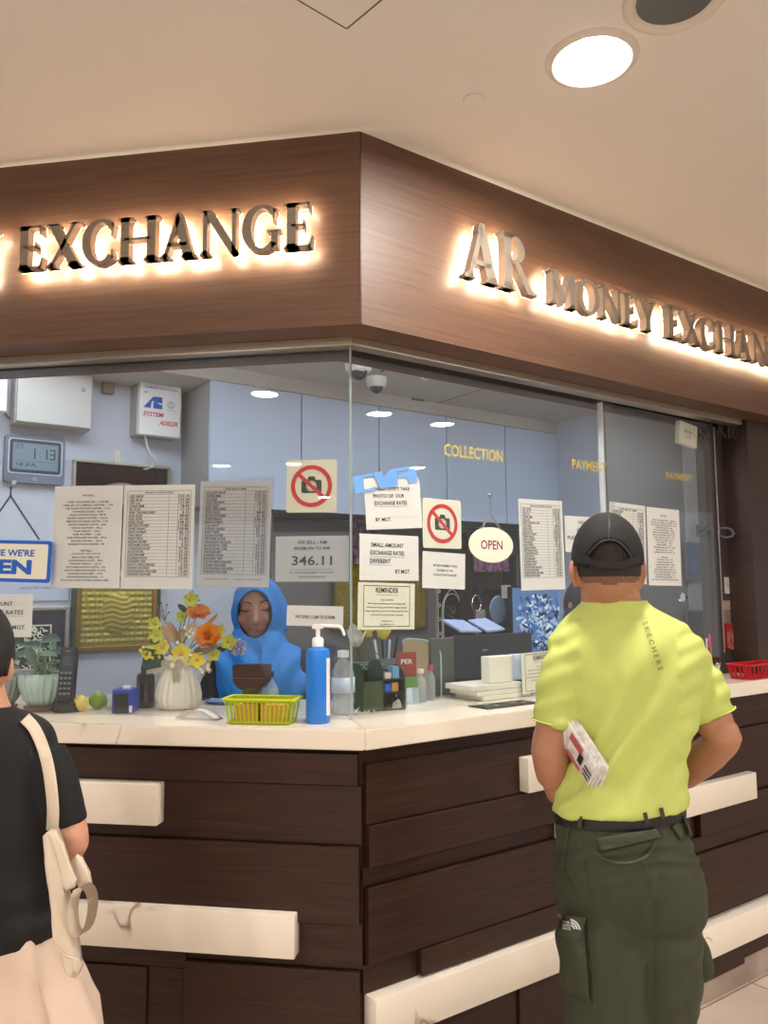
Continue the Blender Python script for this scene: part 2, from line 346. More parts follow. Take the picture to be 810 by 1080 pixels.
# sliding pane: pale edge strip and lock
obj('edge_strip',box(1.219,1.226,G+.022,G+.044,1.15,2.225,.001),mat('pale_strip',c8(214,214,216),.3),w3)
a=onw('R',722,630,G+.02); lk=obj('lock',tf(lathe([(.0005,-.016),(.012,-.016),(.017,-.012),(.018,0)],28,caps=True),RX(-PI/2)@MX.Diagonal((1,1,-1,1))),CHROME,w3,T(a.x,G+.028,a.z),smooth=True)
obj('keyhole',join(tf(lathe([(.0005,0),(.006,.0)],16,caps=True),RX(PI/2)),rect(-.001,.001,-.004,.004,-.0012)),BLACK,lk,T(0,-.0166,0))
# booth shell
YB=1.95; ZC=2.56
struct('wall_back',box(-3.2,3.4,YB,YB+.1,0,2.83),WALLP,FR['R'])
struct('wall_left',box(-3.6,-3.5,.2,3,0,2.83),WALLP)
def lx_plane(px,lx):                       # where a sight line meets the booth's cross wall at lx (local right frame)
    o=FR['R'].inverted()@C0; r=FR['R'].to_3x3().inverted()@ray(px,500); t=(lx-o.x)/r.x; return o.y+r.y*t
LXR=onw('R',588,500,1.6).x; YR=lx_plane(638,LXR)
struct('wall_right',box(LXR,LXR+.9,YR,YB,0,2.56),mat('side_panel_white',c8(196,204,216),.35),FR['R'])
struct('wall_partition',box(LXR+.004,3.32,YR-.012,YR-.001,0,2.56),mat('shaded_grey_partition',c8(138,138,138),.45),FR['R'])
struct('trim_7',box(-.45,LXR,1.6,YB,2.49,ZC),mat('bulkhead_paint',c8(190,188,184),.7),FR['R'])
struct('trim_8',_slab([(-3.3,.36),(-.15,.36),(1.3,1.78),(3.1,3.58),(1.65,5.0),(-3.3,.8)],ZC,ZC+.04),mat('booth_ceiling_paint',c8(196,192,184),.8,bump=.1,bs=30))
struct('trim_9',box(1.6,1.603,.8,1.6,ZC-.002,ZC),GROUT,FR['R'])
# dark jamb and wood pillar at the right end
struct('wall_pillar',box(2.125,4,.09,.25,1.1392,2.2568),WOODP,FR['R'])
struct('wall_jamb',box(1.975,2.1249,.21,.25,1.1392,2.2568),mat('dark_jamb',c8(60,52,48),.5),FR['R'])
struct('trim_11',box(3.3205,4.4,YR-.03,YR-.001,0,2.56),mat('pale_grey_panel',c8(172,174,176),.5),FR['R'])
# low splash panel under the cabinets
lx0=onw('R',285,600,1.94).x
struct('trim_10',box(lx0,LXR,1.925,1.9499,.75,1.90),GREYW,FR['R'])
# ------------------------------------------------------------------ counter
cn=thing('service_counter','angled service counter faced with staggered dark wood planks and cream marble strips','counter',T(0,0,0))
def part(side,name,bm,m,parent=cn,**k): return obj(name,bm,m,parent,FR[side],**k)
part('L','carcass',_slab([(-3.4,.016),(-.0066,.016),(-.15,.42),(-3.4,.42)],.1,1.0852),WOODD)
part('R','carcass',_slab([(.0066,.016),(3.4,.016),(3.4,.42),(.15,.42)],.1,1.0852),WOODD)
STONE=ramp_mat('grey_stone_skirting',[(.3,c8(150,132,120)),(.7,c8(184,166,152))],(1,1,1),6,.35)
part('L','skirting',_slab([(-3.4,.012),(-.005,.012),(-.1,.3),(-3.4,.3)],0,.0995),STONE); part('R','skirting',_slab([(.005,.012),(3.4,.012),(3.4,.3),(.1,.3)],0,.0995),STONE)
def plank(side,x0,x1,z0,z1,yf): part(side,'wood_plank',box(x0,x1,yf,.0158,z0+.0006,z1-.0006,.0012,1),WOODD)
for q in ((-3.4,-.012,.987,1.071,-.006),(-3.4,-.004,.832,.9865,.003),(-3.4,-.008,.634,.8315,-.014),(-.486,-.003,.518,.6335,.005),(-.489,-.008,.25,.5165,-.010),(-3.4,-.4895,.49,.6335,.004),(-3.4,-.60,.28,.4895,-.004),(-.5995,-.4895,.28,.4895,.006),(-3.4,-.003,.1,.249,.004)): plank('L',*q)
for q in ((.012,1.5,.884,1.043,-.004),(.014,.73,.776,.8835,-.014),(.004,1.5,.724,.7755,.006),(.012,1.44,.53,.7235,-.010),(.004,.181,.456,.5295,.005),(.182,1.45,.461,.5295,-.016),
          (.56,1.45,.2,.338,-.004),(.004,.5595,.2,.338,.006),(.004,1.45,.1,.1995,.002),(1.501,3.4,1.009,1.0845,-.006),(1.501,3.4,.958,1.0085,.006),(1.501,3.4,.785,.9575,-.008),(1.501,3.4,.706,.7845,.004),(1.501,3.4,.592,.7055,-.010),
          (1.451,3.4,.535,.5915,.005),(1.451,3.4,.305,.5345,-.006),(1.451,1.75,.085,.17,-.006),(1.7505,3.4,.1,.17,.0)): plank('R',*q)
def inlay(side,x0,x1,z0,z1): part(side,'marble_strip',box(x0,x1,-.042,.0158,z0,z1,.003,2),MARB,smooth=True)
inlay('L',-3.4,-.562,.873,.983); inlay('L',-3.4,-.174,.552,.662)
inlay('R',.012,1.35,.345,.455); inlay('R',.58,.737,.891,.994); inlay('R',.738,1.835,.690,.790); inlay('R',1.44,3.4,.180,.290)
ct=thing('marble_countertop','long cream marble worktop with faint veins running round the corner under the glass','countertop',T(0,0,1.085))
for side,pts in (('L',[(-3.4,-.034),(.0141,-.034),(-.228,.55),(-3.4,.55)]),('R',[(-.0141,-.034),(3.4,-.034),(3.4,.55),(.228,.55)])):
    obj('worktop_slab',_slab(pts,.0005,.054,.003),MARB,ct,FR[side],smooth=True)
# inner desk by the back wall
bd=tag(obj('back_desk',join(box(-.2,LXR-.02,1.45,1.92,.98,1.01,.003),box(-.2,-.17,1.47,1.9,0,.98),box(LXR-.06,LXR-.03,1.47,1.9,0,.98),box(1,1.03,1.47,1.9,0,.98)),GREYW,None,FR['R']),'grey desk along the back of the booth under the wall cabinets','desk')
# ------------------------------------------------------------------ wall cabinets
xs=[onw('R',x,480,1.6).x for x in (221,318,400,471,533,588)]
nm=['leftmost glossy white wall cabinet, beside the alarm box wall','second glossy white wall cabinet from the left, above the no-photo sign','third glossy white wall cabinet, behind the upper taped notice','fourth glossy white wall cabinet, behind the word COLLECTION','rightmost glossy white wall cabinet, next to the side panel']
for i in range(5):
    x0,x1=xs[i]+.001,xs[i+1]-.001; w=x1-x0
    c=thing('wall_cabinet',nm[i],'cabinet',WM('R',x0,1.6,1.91),'white wall cabinets')
    obj('cabinet_body',box(0,w,.02,.348,0,.579),mat('cabinet_carcass',c8(150,152,156),.5),c)
    obj('cabinet_door',box(.002,w-.002,0,.0195,-.008,.577,.0015),WHITE,c)
# ------------------------------------------------------------------ halo-lit signs
SER=.05; TH=.21; tn=.1
def RCT(x0,z0,x1,z1): return [(x0,z0),(x1,z0),(x1,z1),(x0,z1)]
def foot(x0,x1,z=0,up=1,o=.075):
    h=SER*up; return [RCT(x0-o,min(z,z+h),x1+o,max(z,z+h)),[(x0-o*.55,z+h),(x1+o*.55,z+h),(x1,z+h*2.1),(x0,z+h*2.1)] if up>0 else [(x0,z+h*2.1),(x1,z+h*2.1),(x1+o*.55,z+h),(x0-o*.55,z+h)]]
def stem(x,w): return [RCT(x,0,x+w,1)]+foot(x,x+w)+foot(x,x+w,1,-1)
def arc(cx,cz,ro,rz,ri,riz,a0,a1,n=24):
    out=[]
    for i in range(n):
        a,b=[math.radians(a0+(a1-a0)*k/n) for k in (i,i+1)]
        out.append([(cx+ro*math.cos(a),cz+rz*math.sin(a)),(cx+ro*math.cos(b),cz+rz*math.sin(b)),(cx+ri*math.cos(b),cz+riz*math.sin(b)),(cx+ri*math.cos(a),cz+riz*math.sin(a))])
    return out
GLY={
'A':(.97,[[(.10,0),(.21,0),(.53,.86),(.46,1)],[(.61,0),(.86,0),(.55,1),(.43,1),(.38,.86)],RCT(.22,.26,.70,.34)]+foot(.12,.20,o=.09)+foot(.65,.83,o=.09)),
'R':(.95,stem(.09,TH)+arc(.30,.735,.36,.265,.19,.205,-90,90,16)+[RCT(.2,.94,.32,1),RCT(.2,.47,.32,.53),[(.34,.50),(.52,.50),(.86,.05),(.98,.05),(.98,0),(.72,0)]]),
'M':(1.14,[RCT(.10,0,.20,1),RCT(.86,0,1.07,1),[(.08,1),(.32,1),(.66,.2),(.53,0)],[(.51,0),(.63,.14),(.92,1),(.84,.98)]]+foot(.10,.20)+foot(.86,1.07)+[RCT(.02,.95,.2,1),RCT(.9,.95,1.12,1)]),
'O':(1.0,arc(.5,.5,.48,.53,.26,.44,0,360,36)),
'N':(1.04,[RCT(.12,0,.22,1),RCT(.82,0,.92,1),[(.10,1),(.33,1),(.92,.10),(.92,0),(.79,0)]]+foot(.12,.22)+foot(.84,.91,1,-1)+[RCT(.02,.95,.2,1)]),
'E':(.74,stem(.09,TH)+[RCT(.2,.945,.62,1),[(.56,1),(.64,1),(.64,.78),(.61,.78)],RCT(.2,.48,.5,.535),[(.47,.62),(.5,.62),(.5,.4),(.47,.4)],RCT(.2,0,.64,.06),[(.58,0),(.67,0),(.70,.25),(.67,.25)]]),
'Y':(.92,[[(.04,1),(.28,1),(.53,.50),(.53,.38),(.36,.40)],[(.73,1),(.84,1),(.58,.42),(.46,.42)],RCT(.36,0,.57,.46)]+foot(.38,.55)+[RCT(-.02,.955,.32,1),RCT(.66,.955,.92,1)]),
'X':(.94,[[(.06,1),(.31,1),(.91,0),(.66,0)],[(.72,1),(.83,1),(.23,0),(.12,0)]]+foot(.14,.21,o=.1)+foot(.69,.87)+[RCT(0,.955,.36,1),RCT(.64,.955,.92,1)]),
'C':(.90,arc(.5,.5,.48,.53,.26,.44,42,318,28)+[[(.76,.62),(.79,.62),(.84,.92),(.78,.92)],[(.77,.06),(.83,.1),(.80,.32),(.77,.32)]]),
'H':(1.06,stem(.11,TH)+stem(.77,TH)+[RCT(.2,.47,.85,.53)]),
'G':(1.0,arc(.5,.5,.48,.53,.26,.44,42,318,28)+[[(.76,.62),(.79,.62),(.84,.92),(.78,.92)],RCT(.72,.05,.88,.42),RCT(.62,.40,.95,.45)]),
}
LETM=mat('brushed_letter_face',c8(150,138,124),.42,.35); LEDM=mat('letter_led',(1,1,1,1),.5,emit=(1,.86,.62,1),es=58)
def sign(side,label,words):
    s=thing('halo_lit_sign',label,'sign',WM(side,0,0,2.45))
    for word,x0,x1,zb,h in words:
        adv=[GLY[c][0] for c in word]; k=(x1-x0)/sum(adv); x=x0
        for c,a in zip(word,adv):
            polys=[[(px*k,pz*h) for px,pz in pl] for pl in GLY[c][1]]
            bs=[]
            for pl in polys:
                bs.append(prism(pl,-.060,-.030))
            l=obj('letter',join(*bs),LETM,s,T(x,0,zb-2.45))
            obj('halo_light',join(*[poly(pl,-.0296) for pl in polys]),LEDM,l)
            x+=a*k
sign('R','halo-lit metal letters reading AR MONEY EXCHANGE on the right fascia',[('AR',.338,.650,2.456,.186),('MONEY',.715,1.292,2.452,.118),('EXCHANGE',1.355,2.29,2.452,.127)])
sign('L','halo-lit metal letters ending in EXCHANGE on the left fascia',[('AR',-2.18,-1.86,2.465,.192),('MONEY',-1.77,-1.105,2.465,.132),('EXCHANGE',-1.036,-.119,2.466,.134)])
# ------------------------------------------------------------------ light
CL=mat('booth_tube_lens',(1,1,1,1),.5,emit=(.86,.92,1,1),es=27)
for side,x,l in (('L',-1.1,'long booth ceiling batten above the left window, out of sight behind the fascia'),('R',1.0,'long booth ceiling batten above the right window, out of sight behind the fascia'),('R',2.55,'booth ceiling batten above the sliding pane, added to brighten the partition, out of sight behind the fascia')):  # the last batten is added to brighten the partition
    t=thing('ceiling_batten',l,'light',WM(side,x,.62,2.56)); obj('batten_body',box(-.6,.6,-.06,.06,-.03,-.0005,.004),WPL,t); obj('batten_lens',box(-.59,.59,-.045,.045,-.045,-.0305,.003),CL,t)
w=bpy.data.worlds.new('world'); sc.world=w; w.use_nodes=True; w.node_tree.nodes['Background'].inputs[0].default_value=(1,.97,.94,1); w.node_tree.nodes['Background'].inputs[1].default_value=.5
sc.view_settings.view_transform='Standard'; sc.view_settings.look='None'; sc.view_settings.gamma=1; sc.view_settings.exposure=0; sc.view_settings.use_curve_mapping=False
sc.cycles.use_denoising=True; sc.cycles.max_bounces=8; sc.cycles.transparent_max_bounces=12; sc.cycles.sample_clamp_indirect=6; sc.cycles.caustics_refractive=False
# ================================================================== notices on the glass
def quad(side,q,g):
    P=[onw(side,x,y,g) for x,y in q]; c=sum(P,V())/4; ex=((P[1]-P[0])+(P[2]-P[3]))/2; ez=((P[0]-P[3])+(P[1]-P[2]))/2
    a=math.atan2(ex.z,ex.x); return T(c.x,c.y,c.z)@RY(-a),math.hypot(ex.x,ex.z),math.hypot(ez.x,ez.z)
def sheet(side,q,g,label,cat='notice',name='paper_notice',m=PAPER,th=.0008,bev=0,group=None,rnd=0):
    M,w,h=quad(side,q,g); o=obj(name,box(-w/2,w/2,0,th,-h/2,h/2) if not rnd else prism(rrect(w,h,rnd),0,th),m,None,FR[side]@M)
    tag(o,label,cat,group); return o,w,h
def rrect(w,h,r,n=5,cx=0,cz=0):
    out=[]
    for sx,sz,a0 in ((1,1,0),(-1,1,90),(-1,-1,180),(1,-1,270)):
        for i in range(n+1):
            a=math.radians(a0+90*i/n); out.append((cx+sx*(w/2-r)+r*math.cos(a),cz+sz*(h/2-r)+r*math.sin(a)))
    return out
def ink(o,w,h,rows,m=INK,name='printed_text',extra=()):
    bs=list(extra)
    for r in rows:                       # (string, x centre, z centre, width, height) as shares of the sheet, underline flag
        s,x,z,ww,hh=r[:5]; b=text(s,ww*w,hh*h,bold=.012); bs.append(tf(b,T(x*w,-.001,z*h)))
        if len(r)>5 and r[5]: bs.append(rect((x-ww/2)*w,(x+ww/2)*w,(z-hh*.95)*h,(z-hh*.95)*h+.0008,-.001))
    return obj(name,join(*bs),m,o)
def table(o,w,h,names,vals,title,top=.44,bot=-.44,tw=.5):
    n=len(names); dz=(top-bot)/(n+1); bs=[tf(text(title,tw*w,dz*h*.62,bold=.02,italic=.2),T(0,-.0006,(top-dz*.5)*h)),border(.9*w,(top-bot+.01)*h,.0009,-.0006,0,(top+bot)/2*h)]
    a=text('\n'.join(names),.43*w,(n-.35)*dz*h,'LEFT',bold=.02,italic=.2); b=text('\n'.join(vals),.15*w,(n-.35)*dz*h,'RIGHT',bold=.02)
    zc=(bot+n*dz/2)*h; bs+=[tf(a,T(-.43*w,-.0006,zc)),tf(b,T(.43*w,-.0006,zc))]
    for i in range(1,n+1): bs.append(rect(-.45*w,.45*w,(bot+i*dz)*h-.0003,(bot+i*dz)*h+.0003,-.0005))
    for x in (.14,.27): bs.append(rect(x*w-.0004,x*w+.0004,bot*h,(top-dz)*h,-.0005))
    return obj('printed_rates',join(*bs),INK,o)
def columnlist(o,w,h,lines,z1=.42,z0=-.44,scale=.5):
    n=len(lines); dz=(z1-z0)/n; bs=[]
    rnd=random.Random(3)
    for i,s in enumerate(lines):
        if s: bs.append(tf(text(s,min(.8,scale*(len(s)/24))*w,dz*h*.55,bold=.02),T(0,-.0006,(z1-(i+.5)*dz)*h)))
    return obj('printed_text',join(*bs),INK,o)
GI=.1415
NM=['USD 100,50','USD 20,10','USD 5,2,1','CHINA RMB','HK DLRS','NEW TAIWAN DLRS','AUD DLRS','NZD DLRS','EURO DLRS','BRITISH POUND','SWISS FRANC','INDO RUPIAH','THAI BAHT','PHILIP PESO','INDIAN RUPEE','VIETNAM DONG','CANADIAN DLRS','SAUDI RIYAL','UAE DIRHAM','KOREAN WON','JAPANESE YEN','SOUTH AFRICARAND','DANISH KRONER','NORWEGIAN KRONER','SWEDISH KRONER']
VL=['133.70','133.20','131.00','18.40','17.10','4.15','88.80','81.80','148.20','173.80','158.80','82.10','37.10','22.80','1.50','5.20','97.00','35.10','36.00','92.00','91.00','6.20','18.70','12.80','12.60']
NC=['UK DLRS 100,50','CHINA RMB','HK DLRS','NEW TAIWAN','AUD DLRS','NEW ZEALAND','EURO DLRS','BRITISH POUND','SWISS FRANC','INDO RUPIAH','THAI BAHT','RUSSIAN RUBLE','PHILIP PESO','INDIAN RUPEE','VIETNAM DONG','CANADIAN DOLLAR','SAUDI RIYAL (500)','SAUDI RIYAL (100)','UAE DIRHAM','KOREAN WON','JAPANESE YEN','SOUTH AFRICARAND','DANISH KRONER','NORWEGIAN KRONER','SWEDISH KRONER']
SELL=['WE SELL','','USD 100 DLRS 50 - 134.80','USD 20 10 5 SMALL NOTES - 135','HK DLRS NOTES LARGE - 17.4','TAIWAN DLRS - 4.60','AUD NOTES DLRS - 89.8','EURO DLRS NOTES - 150.2','BRITISH POUND NOTE - 175','SWISS FRANC NOTE - 160','INDO RUPIAH - 83.2','THAI BAHT - 38.2','INR RUPEE - 1.60','UAE DIRHAM NOTES - 37.2','SAUDI RIYAL - 36.5','KOREAN WON NOTES - 98','','WE SELL','JAPANESE YEN NOTE','MALAYSIA RM 3.30','CANADIAN DLRS - 98.0','PHILIP PESO - 23.5','VIETNAM DONG NOTE - 5.6','SOUTH AFRICAN RAND TOTAL','DANISH KRONER - 19.9','NORWEGIAN KRONER - 13','PLS CALL FOR OTHER LARGE AMT']
PKT=glassmat('plastic_pocket',(.93,.94,.96,1),1.6)
def pocket(o,w,h,e=.008): obj('plastic_pocket',box(-w/2-e,w/2+e,-.0022,-.0016,-h/2-e*.6,h/2+e*1.6),PKT,o)
o,w,h=sheet('L',[(57,513),(129,511.7),(126.7,620.5),(54.2,620)],GI+.002,'long white rate sheet headed WE SELL, leftmost of the three in pockets',name='rate_sheet',group='rate sheets on the left window'); columnlist(o,w,h,SELL,scale=.6)
o,w,h=sheet('L',[(130.5,512),(205,511),(203.5,621.5),(128,621)],GI+.002,'white buying-rate table sheet, middle of the three on the left window',name='rate_sheet',group='rate sheets on the left window'); table(o,w,h,NM,VL,'WE BUY WITH SGD$',tw=.4,bot=-.38)
o,w,h=sheet('L',[(210,507),(285.4,508),(285,619),(209.4,619)],GI+.003,'white rate table sheet beside the no-photo sign, rightmost of the three',name='rate_sheet',group='rate sheets on the left window'); table(o,w,h,NC,VL,'WE BUY RM',tw=.3,bot=-.38); pocket(o,w,h)
o2=ink(o,w,h,[('THIS RATE WILL VARY      CHANGES, SAVE MONEY',0,-.43,.8,.012)],name='footnote')
def nophoto(side,q,g,label):
    o,w,h=sheet(side,q,g,label,'sign','no_photo_sign',CARD,.0012,rnd=.008,group='no photography signs'); R=.43*min(w,h*.93); cz=0 if h<w*1.2 else .01*h
    if h>w*1.1: pass
    k=[rrect(.98*R,.62*R,.08*R,cz=-.02*R)]
    cb=[poly(k[0],-.0006),poly([(-.22*R,.28*R),(-.14*R,.46*R),(.14*R,.46*R),(.22*R,.28*R)],-.00062),poly([(-.40*R,.28*R),(-.40*R,.35*R),(-.26*R,.35*R),(-.26*R,.28*R)],-.00062)]
    obj('camera_pictogram',join(*cb),mat('pictogram_black',c8(52,54,54),.5),o); obj('lens_ring',join(ringf(.2*R,.245*R,-.0008,32),ringf(0.05*R,.17*R,-.0008,32)),CARD,o)
    b=rect(-R*.95,R*.95,-.09*R,.09*R,-.0012); tf(b,RY(math.radians(42)))
    obj('prohibition_ring',join(ringf(.8*R,R,-.0011,48),b),RED,o); return o
nophoto('L',[(301.5,485.4),(355.4,484.6),(355,540),(302.8,541)],GI,'square no-photography sign with red ring on the left window')
nophoto('R',[(446.3,525),(487,528),(485.8,579),(445.5,577.5)],GI,'taller no-photography sign taped on the right window beside the notices')
o,w,h=sheet('L',[(290.6,565.7),(368,565),(368,613),(290.6,613.7)],GI+.002,'white notice with the big rate 346.11 on the left window'); pocket(o,w,h,.007)
ink(o,w,h,[('WE SELL - RM',0,.36,.40,.075),('(FROM SIN TO RM)',0,.22,.50,.085),('346.11',0,-.04,.55,.21,1),('ALL NOTES ARE SUBJECT TO CHANGE',0,-.31,.6,.045),('WITHOUT PRIOR NOTICE',0,-.40,.38,.045)])
o,w,h=sheet('L',[(303,638),(362,640),(362,661),(302,660)],GI,'small white notice WE OPEN 11AM TO 8.30PM above the blue dispenser'); ink(o,w,h,[('WE OPEN 11AM TO 8.30PM',0,-.05,.7,.17)])
o,w,h=sheet('L',[(-50,628),(34,626),(34,673),(-50,671)],GI,'white notice SMALL AMOUNT RATES at the left edge, above the potted plants'); ink(o,w,h,[('SMALL AMOUNT',-.02,.28,.55,.10),('EXCHANGE RATES',.06,.08,.66,.10,1),('BY MGT.',.29,-.27,.27,.10)])
o,w,h=sheet('R',[(384.2,505),(443.8,504),(444,557.5),(385.8,558)],GI+.0005,"white notice KINDLY DON'T TAKE PHOTO, uppermost beside the glass corner"); ink(o,w,h,[("KINDLY DON'T TAKE",-.03,.29,.66,.075),('PHOTO OF  OUR',-.08,.15,.55,.075),('EXCHANGE RATES',-.05,.01,.58,.075,1),('BY MGT.',-.2,-.31,.27,.075)])
o,w,h=sheet('R',[(379.5,562.5),(441.8,565.8),(441,612.5),(378.8,612)],GI+.0005,'white notice SMALL AMOUNT EXCHANGE RATES DIFFERENT, between two other notices'); ink(o,w,h,[('SMALL AMOUNT',-.04,.27,.55,.095),('EXCHANGE RATES',-.04,.10,.57,.095,1),('DIFFERENT',-.16,-.08,.35,.095,1),('BY MGT.',.22,-.3,.26,.09)])
o,w,h=sheet('R',[(446,581),(490.8,584.5),(490.3,621.8),(445.3,620)],GI+.0005,'small white notice AFTER PAYMENT WAIT, below the no-photography sign'); ink(o,w,h,[('AFTER PAYMENT WAIT',.02,.13,.58,.06),('CLOSER TO THE',.01,.0,.38,.06),('COLLECTION COUNTER.',.02,-.12,.56,.06)])
RL=[('REMINDER',0,.34,.40,.11,1),('KEY COUNTER',0,.13,.22,.035),('Please take note that the currency exchange rates',0,.05,.66,.045),('will fluctuate hourly, and will always change constantly',0,-.03,.72,.045),('Kindly enquire the current rate and the availability of the',0,-.11,.76,.045),('currency from the front before queuing',0,-.19,.56,.045),('Thanking you',0,-.32,.2,.035),('The Management',0,-.39,.24,.035)]
o,w,h=sheet('R',[(378,614),(438,615.5),(436.5,664),(377,664)],GI+.0005,'framed REMINDER notice taped on the window near the glass corner',m=CARD); ink(o,w,h,RL,extra=[border(.82*w,.88*h,.0018,-.0006)])
TB=mat('blue_translucent_tape',c8(120,182,250),.4,alpha=.72)
M,w,h=quad('R',[(373.5,503),(438,490),(441,508),(373.5,521)],GI-.004)
def glyphbar(ps): return join(*[prism(p_,0,.0006) for p_ in ps])
o=obj('blue_sticker',glyphbar([[(a*w,b*h) for a,b in pl] for pl in ([(-.5,-.5),(-.36,-.5),(-.36,.5),(-.5,.5)],[(-.36,.34),(-.18,.34),(-.18,.5),(-.36,.5)],[(-.36,-.5),(-.2,-.5),(-.2,-.34),(-.36,-.34)],[(-.18,.5),(-.06,.5),(.0,-.5),(-.12,-.5)],[(-.05,.1),(.08,.5),(.03,-.5),(-.0,-.5)],[(.08,.5),(.2,.5),(.16,-.5),(.03,-.5)],[(.2,.5),(.44,.5),(.5,.3),(.5,.05),(.2,.05),(.2,.2),(.38,.2),(.38,.32),(.2,.32)],[(.2,.04),(.5,.04),(.48,-.5),(.34,-.5),(.34,-.1),(.2,-.1)])]),TB,None,FR['R']@M); tag(o,'torn light blue translucent sticker with letter shapes over the top notice','sticker')
# oval OPEN sign on its chain
OC=onw('R',519.3,574.7,.118); op=thing('oval_open_sign','cream oval OPEN sign hanging from a small chain on the right window','sign',WM('R',OC.x,.124,OC.z))
hw=abs(onw('R',542,575,.118).x-OC.x); hh=abs(onw('R',519,593.5,.118).z-OC.z)
obj('sign_board',prism([(hw*math.cos(2*PI*i/48),hh*math.sin(2*PI*i/48)) for i in range(48)],-.003,.0015,.0006),CARD,op,smooth=True)
obj('open_lettering',tf(text('OPEN',hw*.98,hh*.52,bold=.015),T(0,-.0034,-.0)),mat('maroon_print',c8(120,28,52),.5),op)
kp=onw('R',519.5,522,.118); dz=kp.z-OC.z
def chain(path,r=.0022,lk=.009,up=V((0,1,0))):
    bs=[]; P=[V(p) for p in path]; seg=[]
    for a,b in zip(P,P[1:]):
        n=max(1,int((b-a).length/lk))
        for i in range(n): seg.append((a.lerp(b,(i+.5)/n),(b-a).normalized()))
    for i,(c,d) in enumerate(seg):
        s=d.cross(up).normalized() if i%2 else up.copy(); L=lk*.62
        pts=[c+d*(math.cos(t)*L)+s*(math.sin(t)*lk*.32) for t in [2*PI*j/10 for j in range(10)]]; bs.append(tube(pts+[pts[0]],r*.45,5,False))
    return join(*bs)
obj('chain',chain([(-hw*.45,-.001,hh*.86),(0,-.001,dz*.62),(0,-.001,dz)]),STEEL,op); obj('chain',chain([(hw*.45,-.001,hh*.86),(0,-.001,dz*.62)]),STEEL,op); obj('hook',tf(lathe([(.0005,-.006),(.005,-.006),(.005,.0055)],16,caps=True),T(0,0,dz)@RX(-PI/2)),STEEL,op)
# WELCOME sign on the left
M,w,h=quad('L',[(-58,568),(53.8,571),(53,614.5),(-60,612)],.12)
ws=obj('welcome_sign',prism(rrect(w,h,.008),0,.004,.0006),BLUEP,None,M); tag(ws,"blue bordered WELCOME WE'RE OPEN sign hanging at the left edge",'sign')
obj('cream_face',prism(rrect(w-.022,h-.022,.005),-.0008,0),CARD,ws); obj('sign_lettering',join(tf(text("WELCOME WE'RE",w*.70,h*.17,bold=.03),T(0,-.0012,h*.20)),tf(text('OPEN',w*.66,h*.36,bold=.05),T(0,-.0012,-h*.14))),BLUEP,ws)
cp=onw('L',11,508,.12); wo=ws.matrix_basis.translation
sc_=thing('suction_cup_hook','clear suction cup hook with a twisted black cord above the blue sign','hook',WM('L',cp.x,.128,cp.z))
obj('suction_cup',tf(lathe([(.0005,-.012),(.006,-.012),(.008,-.006),(.018,-.003),(.022,.0005)],32,caps=True),RX(-PI/2)@MX.Diagonal((1,1,-1,1))),PLASTIC,sc_,smooth=True)
obj('cup_button',tf(lathe([(.0005,-.014),(.007,-.014),(.007,-.009)],20,caps=True),RX(-PI/2)@MX.Diagonal((1,1,-1,1))),WPL,sc_,smooth=True)
zt=wo.z+h/2-cp.z
obj('hanging_cord',chain([(0,-.004,-.014),(0,-.004,-.045),(w*.28,-.004,zt)],.003,.008),BLACK,sc_); obj('hanging_cord',chain([(0,-.004,-.045),(-w*.28,-.004,zt)],.003,.008),BLACK,sc_)
# right-hand window sheets
o,w,h=sheet('R',[(547.3,526),(593.3,528.3),(595.7,621.7),(549.3,622.7)],GI,'long buying-rate table sheet left of the man in the cap',name='rate_sheet',group='rate sheets on the right window'); table(o,w,h,NM,VL,'WE BUY WITH SGD$',tw=.5,bot=-.36)
o,w,h=sheet('R',[(596,544),(640,546.5),(640,583),(596,581.7)],GI,'small white notice half hidden by the left side of the cap'); ink(o,w,h,[('WE SELL - RM',.05,.33,.5,.09),('(FROM SIN TO RM)',.05,.12,.55,.09),('PLEASE',-.3,-.1,.3,.09)])
o,w,h=sheet('R',[(643.2,529.3),(680.7,533.3),(682,616.7),(644,614)],GI+.022,'rate table sheet half hidden behind the right side of the cap',name='rate_sheet',group='rate sheets on the right window'); table(o,w,h,NC,VL,'WE BUY RM',tw=.5,bot=-.4)
o,w,h=sheet('R',[(682.9,535),(716.7,537.7),(718.3,618.3),(683.6,616.7)],GI+.022,'rightmost rate sheet, with two centred blocks of small print',name='rate_sheet',group='rate sheets on the right window'); columnlist(o,w,h,SELL,scale=.7)
def vinyl(s,x0,x1,y,hpx,g,label,m=GOLDP,mirror=False,arch=0):
    a,b=onw('R',x0,y,g),onw('R',x1,y,g); c=onw('R',(x0+x1)/2,y,g); hz=abs(onw('R',x0,y-hpx/2,g).z-onw('R',x0,y+hpx/2,g).z)
    t=text(s,abs(b.x-a.x),hz,bold=.012)
    if mirror: tf(t,MX.Diagonal((-1,1,1,1)))
    o=obj('glass_lettering',t,m,None,WM('R',c.x,g,c.z)); tag(o,label,'lettering'); return o
vinyl('COLLECTION',469.5,531,478,13,.1295,'gold vinyl word COLLECTION on the right window'); vinyl('PAYMENT',604,640,491.5,10.5,.1295,'gold vinyl word PAYMENT left of the pale upright strip')
vinyl('PAYMENT',703,731,503,7.5,.1585,'smaller gold vinyl word PAYMENT on the sliding pane')
vinyl('01-K10',741,778,453.5,15,.1195,'black unit number 01-K10 at the top right of the glass',BLACK); vinyl('ON',735,776,561,13,.1585,'dark mirrored letters drawn as a reflected shop sign on the sliding pane right of the rate sheets',mat('reflected_sign_grey',c8(88,92,104),.5),True)  # mirrored ON stands in for a shop sign's reflection in the pane
